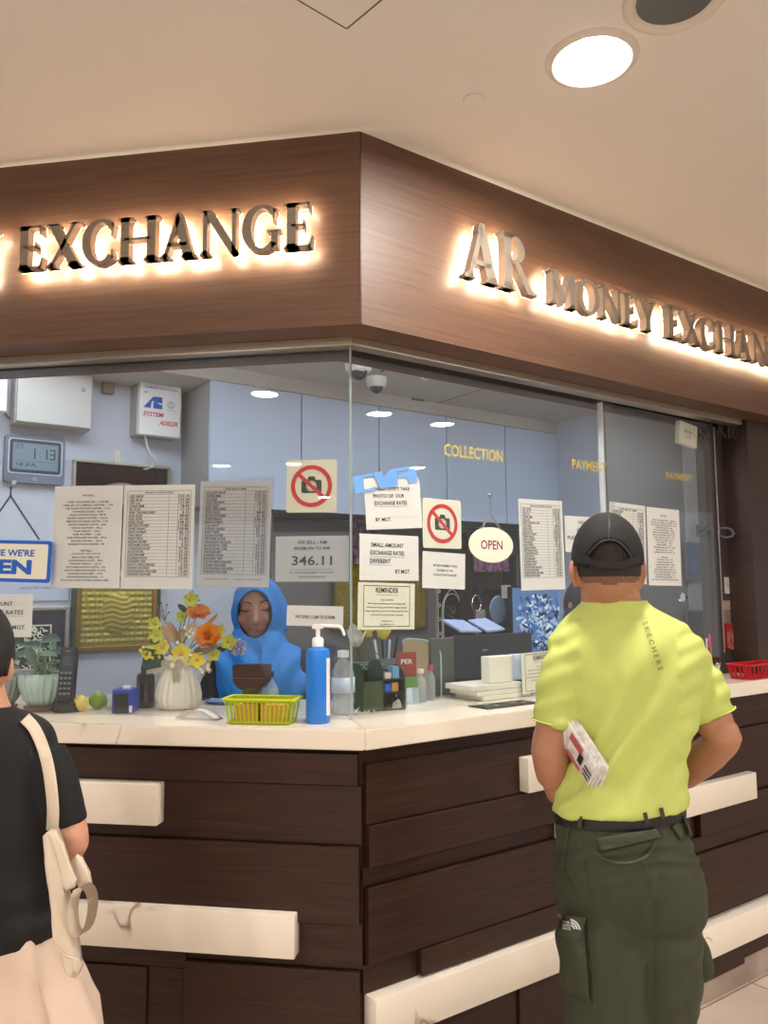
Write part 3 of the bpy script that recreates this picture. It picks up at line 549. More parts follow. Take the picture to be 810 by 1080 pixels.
# chain beside the sliding pane
a=onw('R',752,452,.145); b=onw('R',752,690,.145)
t=thing('ball_chain','long thin ball chain hanging beside the sliding pane','chain',WM('R',a.x+.012,.149,1.24)); n=100; bs=[tube([(0,0,0),(0,0,.97)],.001,5)]
bs+=[ell((0,0,i*.0097),(.0036,.0036,.0036),n=8) for i in range(n+1)]; obj('chain_beads',join(*bs),STEEL,t,smooth=True)
# tilted card at the top of the glass
M,w,h=quad('R',[(725,446),(742,453),(735,469),(715,462)],.16)
o=obj('hanging_card',join(box(-w/2,w/2,-.01,.012,-h/2,h/2,.001)),CARD,None,FR['R']@M@T(0,.025,0)); tag(o,'small white boxed card stuck askew at the top of the sliding pane','card'); obj('card_print',join(tf(text('REMINDER',w*.5,h*.14),T(0,-.0106,.1*h)),tf(text('BY MGT',w*.3,h*.1),T(0,-.0106,-.15*h))),BLUEP,o)
# ================================================================== wall-mounted things in the booth (right-wall frame)
def Q(px,py,y): return onw('R',px,py,y)
def wbox(x0,y0,x1,y1,yf,yb=YB-.001):
    a=Q(x0,(y0+y1)/2,yf).x; b=Q(x1,(y0+y1)/2,yf).x; xm=(x0+x1)/2; z1=Q(xm,y0,yf).z; z0=Q(xm,y1,yf).z; return a,b,z0,z1
a,b,z0,z1=wbox(17,389,98,449,1.83); e=thing('electrical_cabinet','grey white metal electrical cabinet high on the left wall','electrical box',WM('R',(a+b)/2,1.95,(z0+z1)/2)); W_,H_=b-a,z1-z0
obj('cabinet_box',box(-W_/2,W_/2,-.10,-.001,-H_/2,H_/2,.003),mat('painted_steel',c8(186,186,184),.35),e); obj('front_cover',box(-W_/2+.004,W_/2-.004,-.12,-.1004,-H_/2+.004,H_/2-.004,.003),mat('painted_steel',c8(186,186,184),.35),e)
obj('lock',tf(lathe([(.0005,-.005),(.009,-.005),(.010,0)],20,caps=True),T(W_*.37,-.1204,H_*.2)@RX(-PI/2)@MX.Diagonal((1,1,-1,1))),CHROME,e,smooth=True)
a,b,z0,z1=wbox(-60,393,8,430,1.83); o=obj('switch_box',box(-(b-a)/2,(b-a)/2,-.12,-.001,-(z1-z0)/2,(z1-z0)/2,.004),WPL,None,WM('R',(a+b)/2,1.95,(z0+z1)/2)); tag(o,'pale box cut by the left edge of the photo, beside the electrical cabinet','electrical box')
o=obj('wall_cable',tube(smoothpath([Q(3,431,1.935),Q(10,441,1.935),Q(25,446,1.935),Q(45,447,1.935)]),.005,8),mat('grey_cable',c8(120,112,104),.5),None,FR['R'],smooth=True); tag(o,'grey cable looping below the electrical cabinet','cable')
a,b,z0,z1=wbox(147.5,402,191,459,1.82); e=thing('alarm_box','white security alarm box with SYSTEM ADELER lettering','alarm box',WM('R',(a+b)/2,1.95,(z0+z1)/2)); W_,H_=b-a,z1-z0
obj('back_box',box(-W_/2-.004,W_/2,-.085,-.001,-H_/2,H_/2,.002),mat('alarm_grey',c8(150,148,142),.4),e); obj('front_cover',box(-W_/2,W_/2,-.128,-.0855,-H_/2-.004,H_/2+.008,.003),WPL,e)
f=-.1286; obj('red_lettering',join(tf(text('SYSTEM',W_*.50,H_*.085,bold=.03,italic=.25),T(-.17*W_,f,-.13*H_)),tf(text('ADELER',W_*.46,H_*.085,bold=.03,italic=.25),T(.2*W_,f,-.27*H_))),RED,e)
obj('blue_lettering',join(tf(text('PREMISES PROTECTED',W_*.8,H_*.038,bold=.02,italic=.2),T(0,f,.36*H_)),tf(text('BY',W_*.09,H_*.035,bold=.02),T(-.35*W_,f,.26*H_)),
  poly([(-.42*W_,-.02*H_),(-.18*W_,.20*H_),(-.18*W_,.12*H_),(-.22*W_,.10*H_),(-.24*W_,-.02*H_)],f),poly([(-.18*W_,.20*H_),(.04*W_,.20*H_),(.04*W_,.09*H_),(-.1*W_,.09*H_),(-.18*W_,.12*H_)],f),poly([(-.18*W_,-.02*H_),(.04*W_,-.02*H_),(.04*W_,.06*H_),(-.04*W_,.07*H_),(-.1*W_,.09*H_),(-.18*W_,.11*H_)],f)),BLUEP,e)
obj('maker_mark',join(ringf(.07*W_,.085*W_,f,20,.25*W_,.08*H_),tf(text('S',.06*W_),T(.25*W_,f,.08*H_)),tf(text('SECURITY SYSTEMS',.26*W_),T(.25*W_,f,-.02*H_))),mat('pale_blue_print',c8(110,130,180),.5),e)
o=obj('alarm_cable',tube(smoothpath([V((a+W_*.2,1.86,z0+.0)),V((a+W_*.34,1.88,z0-.07)),V((a+W_*.55,1.9,z0-.115)),V((a+W_*.35,1.93,z0-.15)),V((a-.02,1.935,z0-.14))]),.005,8),WPL,None,FR['R'],smooth=True); tag(o,'thin white cable curling below the alarm box','cable')
# wall clock / thermostat with lcd
a,b,z0,z1=wbox(5,460,69,510,1.91); e=thing('digital_clock','grey digital wall clock showing 1 13, 23 degrees and 18 JUL','clock',WM('R',(a+b)/2,1.95,(z0+z1)/2)); W_,H_=b-a,z1-z0
obj('clock_case',prism(rrect(W_,H_,.012),-.036,-.001,.002),mat('clock_grey',c8(112,124,148),.4),e,smooth=True); obj('screen_bezel',prism(rrect(W_*.9,H_*.74,.014,cz=.06*H_),-.038,-.0363),mat('clock_silver',c8(190,200,214),.3),e)
obj('bezel_recess',prism(rrect(W_*.85,H_*.69,.012,cz=.06*H_),-.0388,-.0381),mat('clock_dark',c8(48,56,72),.4),e); obj('lcd_screen',box(-W_*.375,W_*.375,-.0394,-.0389,-.22*H_,.34*H_),mat('lcd_glass',c8(128,150,166),.2),e)
SEG={'0':'abcdef','1':'bc','2':'abged','3':'abgcd','4':'fgbc','5':'afgcd','6':'afgedc','7':'abc','8':'abcdefg','9':'abcdfg'}
def seg7(s,h,y):
    bs=[]; x=0; w=h*.5; t=h*.1
    for ch in s:
        if ch==' ': x+=w*.7; continue
        R_={'a':(0,h-t,w,h),'g':(0,h/2-t/2,w,h/2+t/2),'d':(0,0,w,t),'b':(w-t,h/2,w,h),'c':(w-t,0,w,h/2),'f':(0,h/2,t,h),'e':(0,0,t,h/2)}
        for k in SEG[ch]: q=R_[k]; bs.append(rect(x+q[0],x+q[2],q[1],q[3],y))
        x+=w*1.45
    return join(*bs)
obj('lcd_digits',join(tf(seg7('1 13',H_*.22,-.0398),T(-.1*W_,0,.02*H_)),tf(seg7('23',H_*.10,-.0398),T(-.32*W_,0,.22*H_)),tf(text('18 JUL',W_*.33,H_*.09,bold=.01),T(-.14*W_,-.0398,-.12*H_)),rect(-.36*W_,.36*W_,-.045*H_,-.04*H_,-.0398),rect(.26*W_,.32*W_,.13*H_,.14*H_,-.0398)),INK,e)
obj('clock_button',tf(ringf(.006,.0075,0,20),T(.0,-.0364,-.40*H_)),WPL,e)
def framed(name,label,px,yf,fm,fw,face,cat='picture',extra=None,dep=.03):
    a,b,z0,z1=wbox(*px,yf); e=thing(name,label,cat,WM('R',(a+b)/2,YB,(z0+z1)/2)); w,h=b-a,z1-z0
    k=yf-YB
    obj('frame',join(box(-w/2,w/2,k,-.001,h/2-fw,h/2,.003),box(-w/2,w/2,k,-.001,-h/2,-h/2+fw,.003),box(-w/2,-w/2+fw,k,-.001,-h/2+fw,h/2-fw,.003),box(w/2-fw,w/2,k,-.001,-h/2+fw,h/2-fw,.003)),fm,e)
    obj('picture_panel',box(-w/2+fw,w/2-fw,k+.012,-.001,-h/2+fw,h/2-fw),face,e)
    if extra: extra(e,w,h,k+.0115)
    return e
SILV=mat('silver_frame',c8(190,186,170),.3,.8); DKG=mat('smoked_picture_glass',c8(34,30,36),.08,coat=.5); PLUM=mat('plum_panel',c8(44,36,58),.15,coat=.5)
def scribble(e,w,h,y,n=26,m=None,box_=(-.3,.3,-.3,.3),r=.0022,seed=4):
    rn=random.Random(seed); bs=[]
    for i in range(n):
        x=rn.uniform(box_[0],box_[1])*w; z=rn.uniform(box_[2],box_[3])*h; L=.05*w*rn.uniform(.6,1.6)
        pts=[(x+L*(t-.5)*2+rn.uniform(-.4,.4)*L,y-.001,z+L*math.sin(t*4+rn.random()*3)*.7) for t in (0,.25,.5,.75,1)]; bs.append(tube(smoothpath(pts,3),r,5))
    obj('calligraphy_strokes',join(*bs),m or CARD,e)
def exA(e,w,h,y):
    bs=[poly([(math.cos(t)*.3*w,math.sin(t)*.20*h+.12*h) for t in [PI*i/16 for i in range(17)]],y-.001)]
    obj('pale_arch_motif',join(*bs),mat('dusty_pink_print',c8(150,132,138),.4),e)
framed('dark_framed_picture','black glazed picture in a thin gold frame behind the rate sheets',(76,488,179,604),1.915,SILV,.012,DKG,extra=exA)
# gold relief plaque
def relief(e,w,h,y):
    iw,ih=w-.05,h-.05; nx,nz=70,44; b=bmesh.new(); G_=[]
    for j in range(nz+1):
        row=[]
        for i in range(nx+1):
            u,v=i/nx*2-1,j/nz*2-1; x,z=u*iw/2,v*ih/2; r=math.hypot(u*1.7,v*1.1); d=0
            if r<.75: d=.007*(1-(r/.75)**2)**.5+.0015*math.sin(v*40+math.sin(u*9)*2)
            else: d=.0028*math.sin(v*34)*(.6+.4*math.sin(u*26+v*5))+.001*math.sin(u*50)
            row.append(b.verts.new((x,y-.004-d,z)))
        G_.append(row)
    for j in range(nz):
        for i in range(nx): b.faces.new((G_[j][i],G_[j][i+1],G_[j+1][i+1],G_[j+1][i]))
    obj('embossed_relief',b,GOLDR,e,smooth='all')
    obj('outer_frame',join(box(-w/2-.012,-w/2-.001,y-.02,y+.03,-h/2-.012,h/2+.012,.002),box(w/2+.001,w/2+.012,y-.02,y+.03,-h/2-.012,h/2+.012,.002)),mat('dark_green_frame',c8(34,70,52),.4),e)
framed('gold_relief_plaque','embossed gold relief picture in a gold and green frame behind the flowers',(80,608,166,686),1.91,GOLDF,.022,GOLDF,extra=relief)
def exC(e,w,h,y): obj('inner_gold_line',border(w*.62,h*.66,.006,y-.001,-.03*w,-.1*h),CARD,e); scribble(e,w,h,y,46,box_=(-.26,.2,-.42,.2),r=.003)
framed('calligraphy_picture','dark framed picture with white calligraphy strokes behind the potted plants',(-14,640,73,712),1.915,SILV,.018,PLUM,extra=exC)
PB=mat('pale_blue_poster',c8(196,208,232),.6)
M,w,h=quad('R',[(-30,566),(73,566),(73,634),(-30,634)],YB-.012); o=obj('wall_notice',box(-w/2,w/2,0,.001,-h/2,h/2),PB,None,FR['R']@M); tag(o,'pale printed notice on the wall behind the WELCOME sign','notice')
ink(o,w,h,[('MONEY CHANGING LICENCE NOTICE',.1,.25,.7,.05),('issued to the holder at this place of business',.1,.1,.7,.04),('valid for this outlet only',.18,-.3,.4,.05)],m=mat('pale_blue_print',c8(110,130,180),.5))
a=Q(116,402,1.9); o=obj('wall_lamp_socket',tf(join(box(-.035,.035,-.02,.02,.0,.05,.004),box(-.028,.028,-.016,.016,-.055,-.001,.006)),T(a.x,1.928,a.z)),mat('taped_brown_plastic',c8(140,118,96),.3),None,FR['R']); tag(o,'small brown taped fitting between the electrical cabinet and alarm box','fitting')
a=Q(124,481,1.94); o=obj('wall_hook',tf(join(prism(rrect(.03,.065,.012),-.004,0),tube([(0,-.006,-.02),(0,-.02,-.026),(0,-.022,-.01)],.003,6)),T(a.x,1.949,a.z)),CARD,None,FR['R']); tag(o,'small cream adhesive hook above the dark framed picture','hook')
for px_,l,mm in (((724,572,745,611),'framed print of a blue building on the pale panel behind the sliding pane',mat('blue_print_picture',c8(92,116,158),.5,var=.4,vs=30)),((724,643,747,680),'dark framed print low on the pale panel behind the sliding pane',mat('dark_print_picture',c8(70,66,70),.5,var=.4,vs=30))):
    M,w,h=quad('R',[(px_[0],px_[1]),(px_[2],px_[1]),(px_[2],px_[3]),(px_[0],px_[3])],YR-.045); t=thing('framed_print',l,'picture',FR['R']@M,'prints on the pale panel'); obj('picture_panel',box(-w/2+.012,w/2-.012,.004,.012,-h/2+.012,h/2-.012),mm,t); obj('frame',join(box(-w/2,w/2,0,.0145,h/2-.012,h/2),box(-w/2,w/2,0,.0145,-h/2,-h/2+.012),box(-w/2,-w/2+.012,0,.0145,-h/2+.012,h/2-.012),box(w/2-.012,w/2,0,.0145,-h/2+.012,h/2-.012)),mat('grey_frame',c8(110,108,106),.4),t)
# domes and other ceiling fittings
def dome(px,py,r,label):
    p=onz(px,py,ZC); d=thing('dome_camera',label,'camera',T(p.x,p.y,ZC),'ceiling cameras')
    obj('camera_base',lathe([(r*1.0,-.001),(r*1.02,-.02),(r*.96,-.04),(r*.8,-.05),(r*.66,-.05)],32),WPL,d,smooth=True)
    obj('dome_cover',lathe([(r*.66,-.05)]+[(r*.66*math.cos(t),-.05-r*.66*math.sin(t)) for t in [i*PI/16 for i in range(1,8)]]+[(.0005,-.05-r*.66)],32),mat('smoked_dome',c8(40,46,60),.06,coat=.8),d,smooth=True)
dome(378,381,.062,'larger white dome camera on the booth ceiling at the glass corner'); dome(397,398,.050,'smaller white dome camera just right of the larger one')
p=onz(449,386,ZC); d=thing('turret_camera','small white turret camera with black lens, rightmost on the booth ceiling','camera',T(p.x,p.y,ZC),'ceiling cameras')
obj('camera_base',lathe([(.042,-.001),(.044,-.012),(.03,-.02),(.0005,-.02)],28),WPL,d,smooth=True); obj('camera_ball',ell((0,0,-.036),(.034,.034,.03)),WPL,d,smooth='all'); obj('camera_lens',tf(lathe([(.0005,-.036),(.014,-.036),(.018,-.028)],20,caps=True),T(0,0,-.036)@RZ(.4)@RX(math.radians(-60))),BLACK,d,smooth=True)
o=obj('ceiling_cable',tube(smoothpath([onz(402,392,ZC-.006),onz(418,383,ZC-.006),onz(440,379,ZC-.006)]),.004,6),mat('dark_cable',c8(70,66,64),.5)); tag(o,'thin dark cable between the ceiling cameras','cable')
p=onz(441,424,ZC); q=Q(441,421,1.59); o=obj('sensor_box',tf(box(-.04,.04,-.02,0,-.018,.018,.003),T(q.x,1.599,q.z+.01)),mat('sensor_grey',c8(110,108,106),.5),None,FR['R']); tag(o,'small grey sensor box on the bulkhead above the cabinets','sensor')
# things below the cabinets on the back wall
def flat(name,label,cat,px,y,m,th=.003,group=None):
    M,w,h=quad('R',[(px[0],px[1]),(px[2],px[1]),(px[2],px[3]),(px[0],px[3])],y); o=obj(name,box(-w/2,w/2,0,th,-h/2,h/2),m,None,FR['R']@M); tag(o,label,cat,group); return o,w,h
YS=1.918
PINK=ramp_mat('magenta_floral_print',[(.35,c8(84,44,72)),(.5,c8(140,86,120)),(.7,c8(176,140,160))],(1,1,1),28,.5)
o,w,h=flat('floral_poster','pink and mauve floral poster behind the white notices','poster',(372,543,398,601),YS,PINK); o,w,h=flat('dark_note_card','small dark blue card on the back wall right of the no-photo sign','card',(487,562,493,580),YS,mat('navy_card',c8(24,32,62),.4))
SEQ=mat('gold_sequin_cloth',c8(214,182,44),.4,.0,bump=1,bs=260,var=.6,vs=150)
def seqm(px,label):
    M,w,h=quad('R',[(px[0],px[1]),(px[2],px[1]),(px[2],px[3]),(px[0],px[3])],YS-.03); b=bmesh.new(); nx,nz=24,14; rn=random.Random(2)
    g=[[b.verts.new(((i/nx-.5)*w,.010*math.sin(i*1.1)+rn.uniform(-.002,.002),(j/nz-.5)*h)) for i in range(nx+1)] for j in range(nz+1)]
    for j in range(nz):
        for i in range(nx): b.faces.new((g[j][i],g[j][i+1],g[j+1][i+1],g[j+1][i]))
    bmesh.ops.solidify(b,geom=list(b.faces),thickness=.002); o=obj('gold_sequin_hanging',b,SEQ,None,FR['R']@M,smooth='all'); tag(o,label,'wall hanging')
seqm((352,596,452,664),'glittering gold sequin hanging behind the REMINDER notice')
# arabesque panel
def exP(e,w,h,y):
    bs=[]; 
    for t in (1,.86): bs.append(tube(smoothpath([(-.33*w*t,y-.001,-.45*h),(-.33*w*t,y-.001,.1*h),(-.24*w*t,y-.001,.3*h),(0,y-.001,.42*h*t),(.24*w*t,y-.001,.3*h),(.33*w*t,y-.001,.1*h),(.33*w*t,y-.001,-.45*h)]),.003,6))
    for i in range(5):
        for s in (-1,1): bs.append(ringf(.006,.012,y-.002,10,s*.42*w,(-.4+i*.2)*h))
    obj('arch_tracery',join(*bs),CARD,e); scribble(e,w,h,y,14,m=GOLDF,box_=(-.2,.2,-.1,.25),r=.003,seed=9)
framed('arabesque_panel','tall black panel with white arched tracery behind the monitor',(462,616,494,690),1.90,mat('tracery_cream',c8(196,188,166),.5),.007,mat('black_lacquer',c8(30,20,24),.25),cat='panel',extra=exP)
# shelf unit with frames
x0,x1,z0,z1=wbox(497,585,545,672,1.80); zb=1.011
sh=thing('display_rack','dark open rack with pictures between the arabesque panel and security screen','rack',WM('R',(x0+x1)/2,1.9,zb)); w=x1-x0; H_=z1-zb
RK=mat('rack_dark_brown',c8(58,40,34),.5)
obj('side_panel',box(-w/2,-w/2+.015,-.1,.01,0,H_),RK,sh); obj('side_panel',box(w/2-.015,w/2,-.1,.01,0,H_),RK,sh)
for k in (0,.4,.7,.985): obj('shelf',box(-w/2+.016,w/2-.016,-.1,.01,k*H_,k*H_+.012),RK,sh)
obj('back_panel',box(-w/2+.016,w/2-.016,.0105,.018,0,H_),mat('rack_back_brown',c8(112,76,48),.5),sh)
flat('magenta_card','purple and red printed card on the rack below the oval sign','card',(500,587,537,603),1.775,PINK); flat('small_price_card','small white card with print on the right of the rack','card',(529,617,539,631),1.775,CARD)
flat('black_photo_card','small black card with white border on the left of the rack','card',(503,616,511,630),1.775,mat('near_black_card',c8(40,42,52),.4)); flat('small_name_card','cream card at the lower middle of the rack','card',(502,643,512,655),1.775,CARD)
cgl=mat('convex_mirror_face',c8(150,178,212),.15,.35)
q=Q(525.5,643,1.70); o=thing('round_mirror','round blue reflecting mirror on a stand before the rack','mirror',WM('R',q.x,1.70,1.011)); r1=abs(Q(525,628,1.70).z-Q(525,658,1.70).z)/2
obj('mirror_glass',tf(ell((0,0,0),(r1*.85,.012,r1),n=28),T(0,0,q.z-1.011)),cgl,o,smooth='all'); obj('stand_stem',tube([(0,.02,.002),(0,.02,q.z-1.011-r1*.7)],.006,8),DARK,o); obj('stand_foot',lathe([(.0005,.0),(.05,.0),(.05,.008),(.0005,.012)],24),DARK,o,smooth=True)
q=Q(502.5,637,1.72); pts=[V((.035*math.cos(t),0,.05*math.sin(t))) for t in [2*PI*i/24 for i in range(25)]]; o=thing('ring_ornament','small silver ring on a stand, left of the round mirror','ornament',WM('R',q.x,1.72,1.011))
obj('ring',tf(tube(pts,.006,8,False),T(0,0,q.z-1.011)),CHROME,o,smooth='all'); obj('stand_stem',tube([(0,0,.001),(0,0,q.z-1.011-.052)],.005,8),CHROME,o)
# security screen
x0,x1,z0,z1=wbox(541,620,603,692,1.62); w,h=x1-x0,z1-z0; zc=(z0+z1)/2; scn=thing('security_screen','lit screen showing bluish camera pictures, left of the capped man','screen',WM('R',(x0+x1)/2,1.62,1.011))
obj('screen_case',tf(box(-w/2-.008,w/2+.008,.001,.035,-h/2-.008,h/2+.008,.003),T(0,0,zc-1.011)),BLACK,scn); obj('screen_stand',join(box(-.03,.03,.036,.05,.006,zc-1.011),box(-.11,.11,-.02,.1,0,.006)),BLACK,scn)
def scrmat(n,c,s): return mat(n,(0,0,0,1),.3,emit=c,es=s)
obj('screen_picture',tf(rect(-w/2,w/2,-h/2,h/2,0),T(0,0,zc-1.011)),scrmat('screen_mid',c8(120,160,220),.55),scn)
rn=random.Random(11); cols=[('screen_white',c8(225,238,255),.9),('screen_dark',c8(30,40,66),.5),('screen_blue',c8(70,120,200),.7),('screen_pale',c8(170,200,235),.8),('screen_red',c8(200,90,90),.6)]
for ci,(n_,c_,s_) in enumerate(cols):
    bs=[]
    for i in range((60,70,60,60,6)[ci]):
        x,z=rn.uniform(-.44,.40)*w,rn.uniform(-.44,.42)*h; a_=rn.uniform(.015,.055)*w; b_=rn.uniform(.008,.03)*h; an=rn.choice((-.5,-.3,.5,.2,1.1)); 
        a_=min(a_,w/2-abs(x)-.001); bs.append(tf(rect(-max(a_,.003),max(a_,.003),-b_,b_,0),T(x*.93,-.0004*(ci+1)-.00002*i,zc-1.011+z*.9)@RY(an)))
    obj('screen_image_patch',join(*bs),scrmat(n_,c_,s_),scn)
# ================================================================== things on the counter
ZT=1.1395
def bz(px,py): p=onz(px,py,ZT); return p
def dd(p): return (p-C0).dot(FW)
def at(p,rz=0): return T(p.x,p.y,p.z)@RZ(rz)
def ofs(p,px): return px*dd(p)/FP            # pixels to metres at that distance
HT=lambda p,y: (atd(CX,y,dd(p))).z
# ribbed vase
p=bz(188,747); dv=dd(p); s=dv/FP
v=thing('ribbed_vase','white ribbed ceramic vase with a cream ribbon bow, holding artificial flowers','vase',at(p))
prof=[(.0005,0),(16*s,.0),(20*s,2*s),(22.5*s,8*s),(23*s,14*s),(21*s,24*s),(17.5*s,34*s),(14*s,41*s),(12.5*s,45*s),(13.5*s,49*s),(15.5*s,54*s),(14.4*s,54*s),(11*s,45*s),(12*s,30*s),(.0005,10*s)]
obj('vase_body',lathe(prof,96,fl=20,fa=.045),mat('cream_ceramic',c8(232,226,210),.3,coat=.4),v,smooth='all')
RIB=mat('cream_ribbon',c8(252,244,222),.4)
bw=[obj('ribbon_band',lathe([(13.2*s,43*s),(14*s,44*s),(14*s,46.5*s),(13.2*s,47.5*s)],40),RIB,v,smooth=True)]
def strip(path,w,m,name,par,nrm=V((0,-1,0)),th=.0008):
    P=smoothpath(path,4); F=[]; b=bmesh.new()
    for i,q in enumerate(P):
        d=(P[min(i+1,len(P)-1)]-P[max(i-1,0)]).normalized(); sd=d.cross(nrm).normalized()*w/2; F.append((b.verts.new(q-sd),b.verts.new(q+sd)))
    for a,c in zip(F,F[1:]): b.faces.new((a[0],a[1],c[1],c[0]))
    bmesh.ops.solidify(b,geom=list(b.faces),thickness=th); return obj(name,b,m,par,smooth='all')
yb=-15.5*s
for pts in (([(0,yb,45*s),(-7*s,yb-.004,50*s),(-11*s,yb,46*s),(-5*s,yb-.003,43*s),(0,yb,45*s)]),([(0,yb,45*s),(7*s,yb-.004,50*s),(10*s,yb,45*s),(4*s,yb-.003,42.5*s),(0,yb,45*s)]),([(0,yb,45*s),(-14*s,yb-.006,41*s),(-28*s,yb-.004,38*s)]),([(0,yb,45*s),(3*s,yb-.009,34*s),(1*s,yb-.011,24*s)]),([(0,yb,45*s),(7*s,yb-.009,36*s),(6*s,yb-.011,28*s)])): strip(pts,4.2*s,RIB,'ribbon_bow',v)
obj('bow_knot',ell((0,yb-.002,45*s),(3*s,2.4*s,3*s),n=12),RIB,v,smooth='all')
mouth=p+V((0,0,52*s)); GST=mat('stem_green',c8(96,120,60),.6)
ORG=mat('orange_petal',c8(252,164,44),.6,var=.15,vs=60); YEL=mat('yellow_petal',c8(240,222,50),.6); LIME=mat('lime_petal',c8(210,220,80),.6); GLF=mat('bronze_leaf',c8(196,160,118),.35,.4); DGL=mat('dark_green_leaf',c8(34,62,40),.5); PKW=mat('pearl_berry',c8(240,236,220),.3); TWG=mat('brown_twig',c8(112,74,72),.6)
def face(q): return (C0-q).to_track_quat('Z','Y').to_matrix().to_4x4()
def petal(L,w,cup=.3,n=6):
    b=bmesh.new(); rows=[]
    for j in range(n+1):
        t=j/n; ww=w*math.sin(PI*min(1,.12+t*.88))**.7*(1 if t<1 else .3); row=[]
        for i in range(5):
            u=i/4*2-1; row.append(b.verts.new((u*ww/2,t*L,cup*L*(t*t)*1.0+.25*ww*u*u)))
        rows.append(row)
    for j in range(n):
        for i in range(4): b.faces.new((rows[j][i],rows[j][i+1],rows[j+1][i+1],rows[j+1][i]))
    return b
def stemto(t,q,off=0):
    m=mouth+V((random.uniform(-.012,.012),random.uniform(-.01,.012),-.03)); mid=m.lerp(q,.45)+V((0,0,.02)); 
    return obj('stem',tube(smoothpath([m,mid,q]),.0016,5),GST,t,world=True)
def bloom(px,py,r,kind,label,o=0,tilt=0):
    q=atd(px,py,dv+o); r=r*s; B=q
    t=thing('artificial_flower',label,'flower',T(*q),'artificial flowers in the ribbed vase')
    stemto(t,q-(C0-q).normalized()*.004); F=face(q)@RX(tilt); bs=[]
    if kind=='rose':
        for k,(n,L,cup,tl) in enumerate(((7,1,.25,.15),(6,.86,.6,.55),(5,.66,1.0,.95),(4,.45,1.2,1.25),(3,.3,1.3,1.45))):
            for i in range(n): bs.append(tf(petal(L*r,L*r*1.05,cup*.35),RZ(2*PI*i/n+k*.5)@RX(tl*.9)))
        obj('petals',tf(join(*bs),F),ORG,t,smooth='all')
    else:
        m={'yellow':YEL,'lime':LIME}[kind]
        for i in range(5): bs.append(tf(petal(r,r*.85,.3),RZ(2*PI*i/5+px)@RX(.25)))
        obj('petals',tf(join(*bs),F),m,t,smooth='all'); obj('flower_centre',tf(lathe([(.0005,.4*r),(.1*r,.38*r),(.2*r,.2*r),(.1*r,0)],12),F),mat('amber_centre',c8(224,170,40),.6),t,smooth='all')
for a in ((209,648,14,'rose','upper orange artificial rose in the vase',0,-.9),(219,671,15,'rose','lower, fuller orange artificial rose in the vase',-.02,-.2),(163,658,9,'lime','upper lime blossom at the left of the bouquet'),(165,670,9,'lime','lower lime blossom at the left of the bouquet, below its twin'),
 (201,632,10,'lime','topmost lime blossom of the bouquet'),(192,650,8,'lime','lime blossom just left of the upper orange rose',.02),(191,689,12,'yellow','bright yellow blossom at the middle front above the vase rim',-.03),(208,696,10,'yellow','yellow blossom over the right side of the vase rim',-.03),(225,690,9,'lime','lime blossom under the lower orange rose',-.01),
 (241,677,10,'lime','rightmost lime blossom, reaching over the hijab sleeve'),(171,683,9,'yellow','yellow blossom cluster at the lower left of the bouquet'),(155,691,6,'yellow','small yellow blossom at the far lower left of the bouquet'),(232,664,7,'lime','pale peach bud blossom right of the lower orange rose',.02)): bloom(*a)
def leafpiece(px,py,tx,ty,w,m,label,o=0,name='artificial_leaf'):
    q=atd(px,py,dv+o); e=atd(tx,ty,dv+o-.01); t=thing(name,label,'leaf',T(*q),'artificial leaves in the ribbed vase'); stemto(t,q)
    d=(e-q); L=d.length; d.normalize(); nr=(C0-q).normalized(); sx=d.cross(nr).normalized(); nr=sx.cross(d); M=MX((sx,d,nr)).transposed().to_4x4()
    obj('leaf_blade',tf(petal(L,w*s,.12),T(*q)@M),m,t,world=True,smooth='all')
for a in ((184,676,170,659,9,GLF,'bronze leaf pointing up left from the bouquet centre'),(186,676,178,655,9,GLF,'bronze leaf at the bouquet centre, nearly upright',.01),(188,676,193,662,8,GLF,'short bronze leaf left of the orange roses'),(190,672,208,656,9,GLF,'long bronze leaf under the upper orange rose',-.02),(205,688,231,681,10,mat('olive_bronze_leaf',c8(112,92,62),.4),'olive bronze leaf below the lower orange rose',-.03),
  (175,690,150,702,22,DGL,'big dark green leaf at the lower left of the bouquet',.02),(197,645,187,637,6,DGL,'small dark green leaf near the top of the bouquet'),(180,684,152,682,5,LIME,'thin lime leaf sticking out to the left'),(216,662,231,646,4,GLF,'thin bronze sprig leaf at the upper right of the bouquet')): leafpiece(*a)
def cluster(name,label,pts,r,m,o=0,branch=None,mb=TWG):
    q=atd(*pts[0],dv+o); t=thing(name,label,'sprig',T(*q)); c=atd(*(branch or pts[len(pts)//2]),dv+o)
    bs=[];br=[tube(smoothpath([mouth+V((0,.01,-.03)),mouth.lerp(c,.5)+V((0,.01,.01)),c]),.0013,5)]
    rn=random.Random(len(pts))
    for x,y in pts:
        e=atd(x,y,dv+o+rn.uniform(-.01,.01)); bs.append(ell(e,(r*s,)*3,n=8)); br.append(tube([c,c.lerp(e,.5)+V((0,0,.004)),e],.0009,5))
    obj('twig',join(*br),mb,t,world=True); obj('berries',join(*bs),m,t,world=True,smooth='all')
cluster('berry_twig','brown berry twig rising at the upper left of the bouquet',[(166,640),(170,636),(176,638),(172,644),(178,646),(168,648),(174,652)],1.2,mat('mauve_berry',c8(142,104,108),.5),branch=(174,655))
cluster('berry_twig','brown berry twig at the very top of the bouquet',[(203,624),(208,628),(210,633),(200,627),(196,630),(211,638)],1.2,mat('mauve_berry',c8(142,104,108),.5),branch=(203,640))
cluster('pearl_sprig','white pearl berry sprig around the bouquet centre',[(200,666),(203,663),(197,669),(200,672),(187,678),(195,662),(204,668),(183,688),(180,693),(177,698),(173,689),(186,683)],2.0,PKW,branch=(192,680),o=-.03,mb=GST)
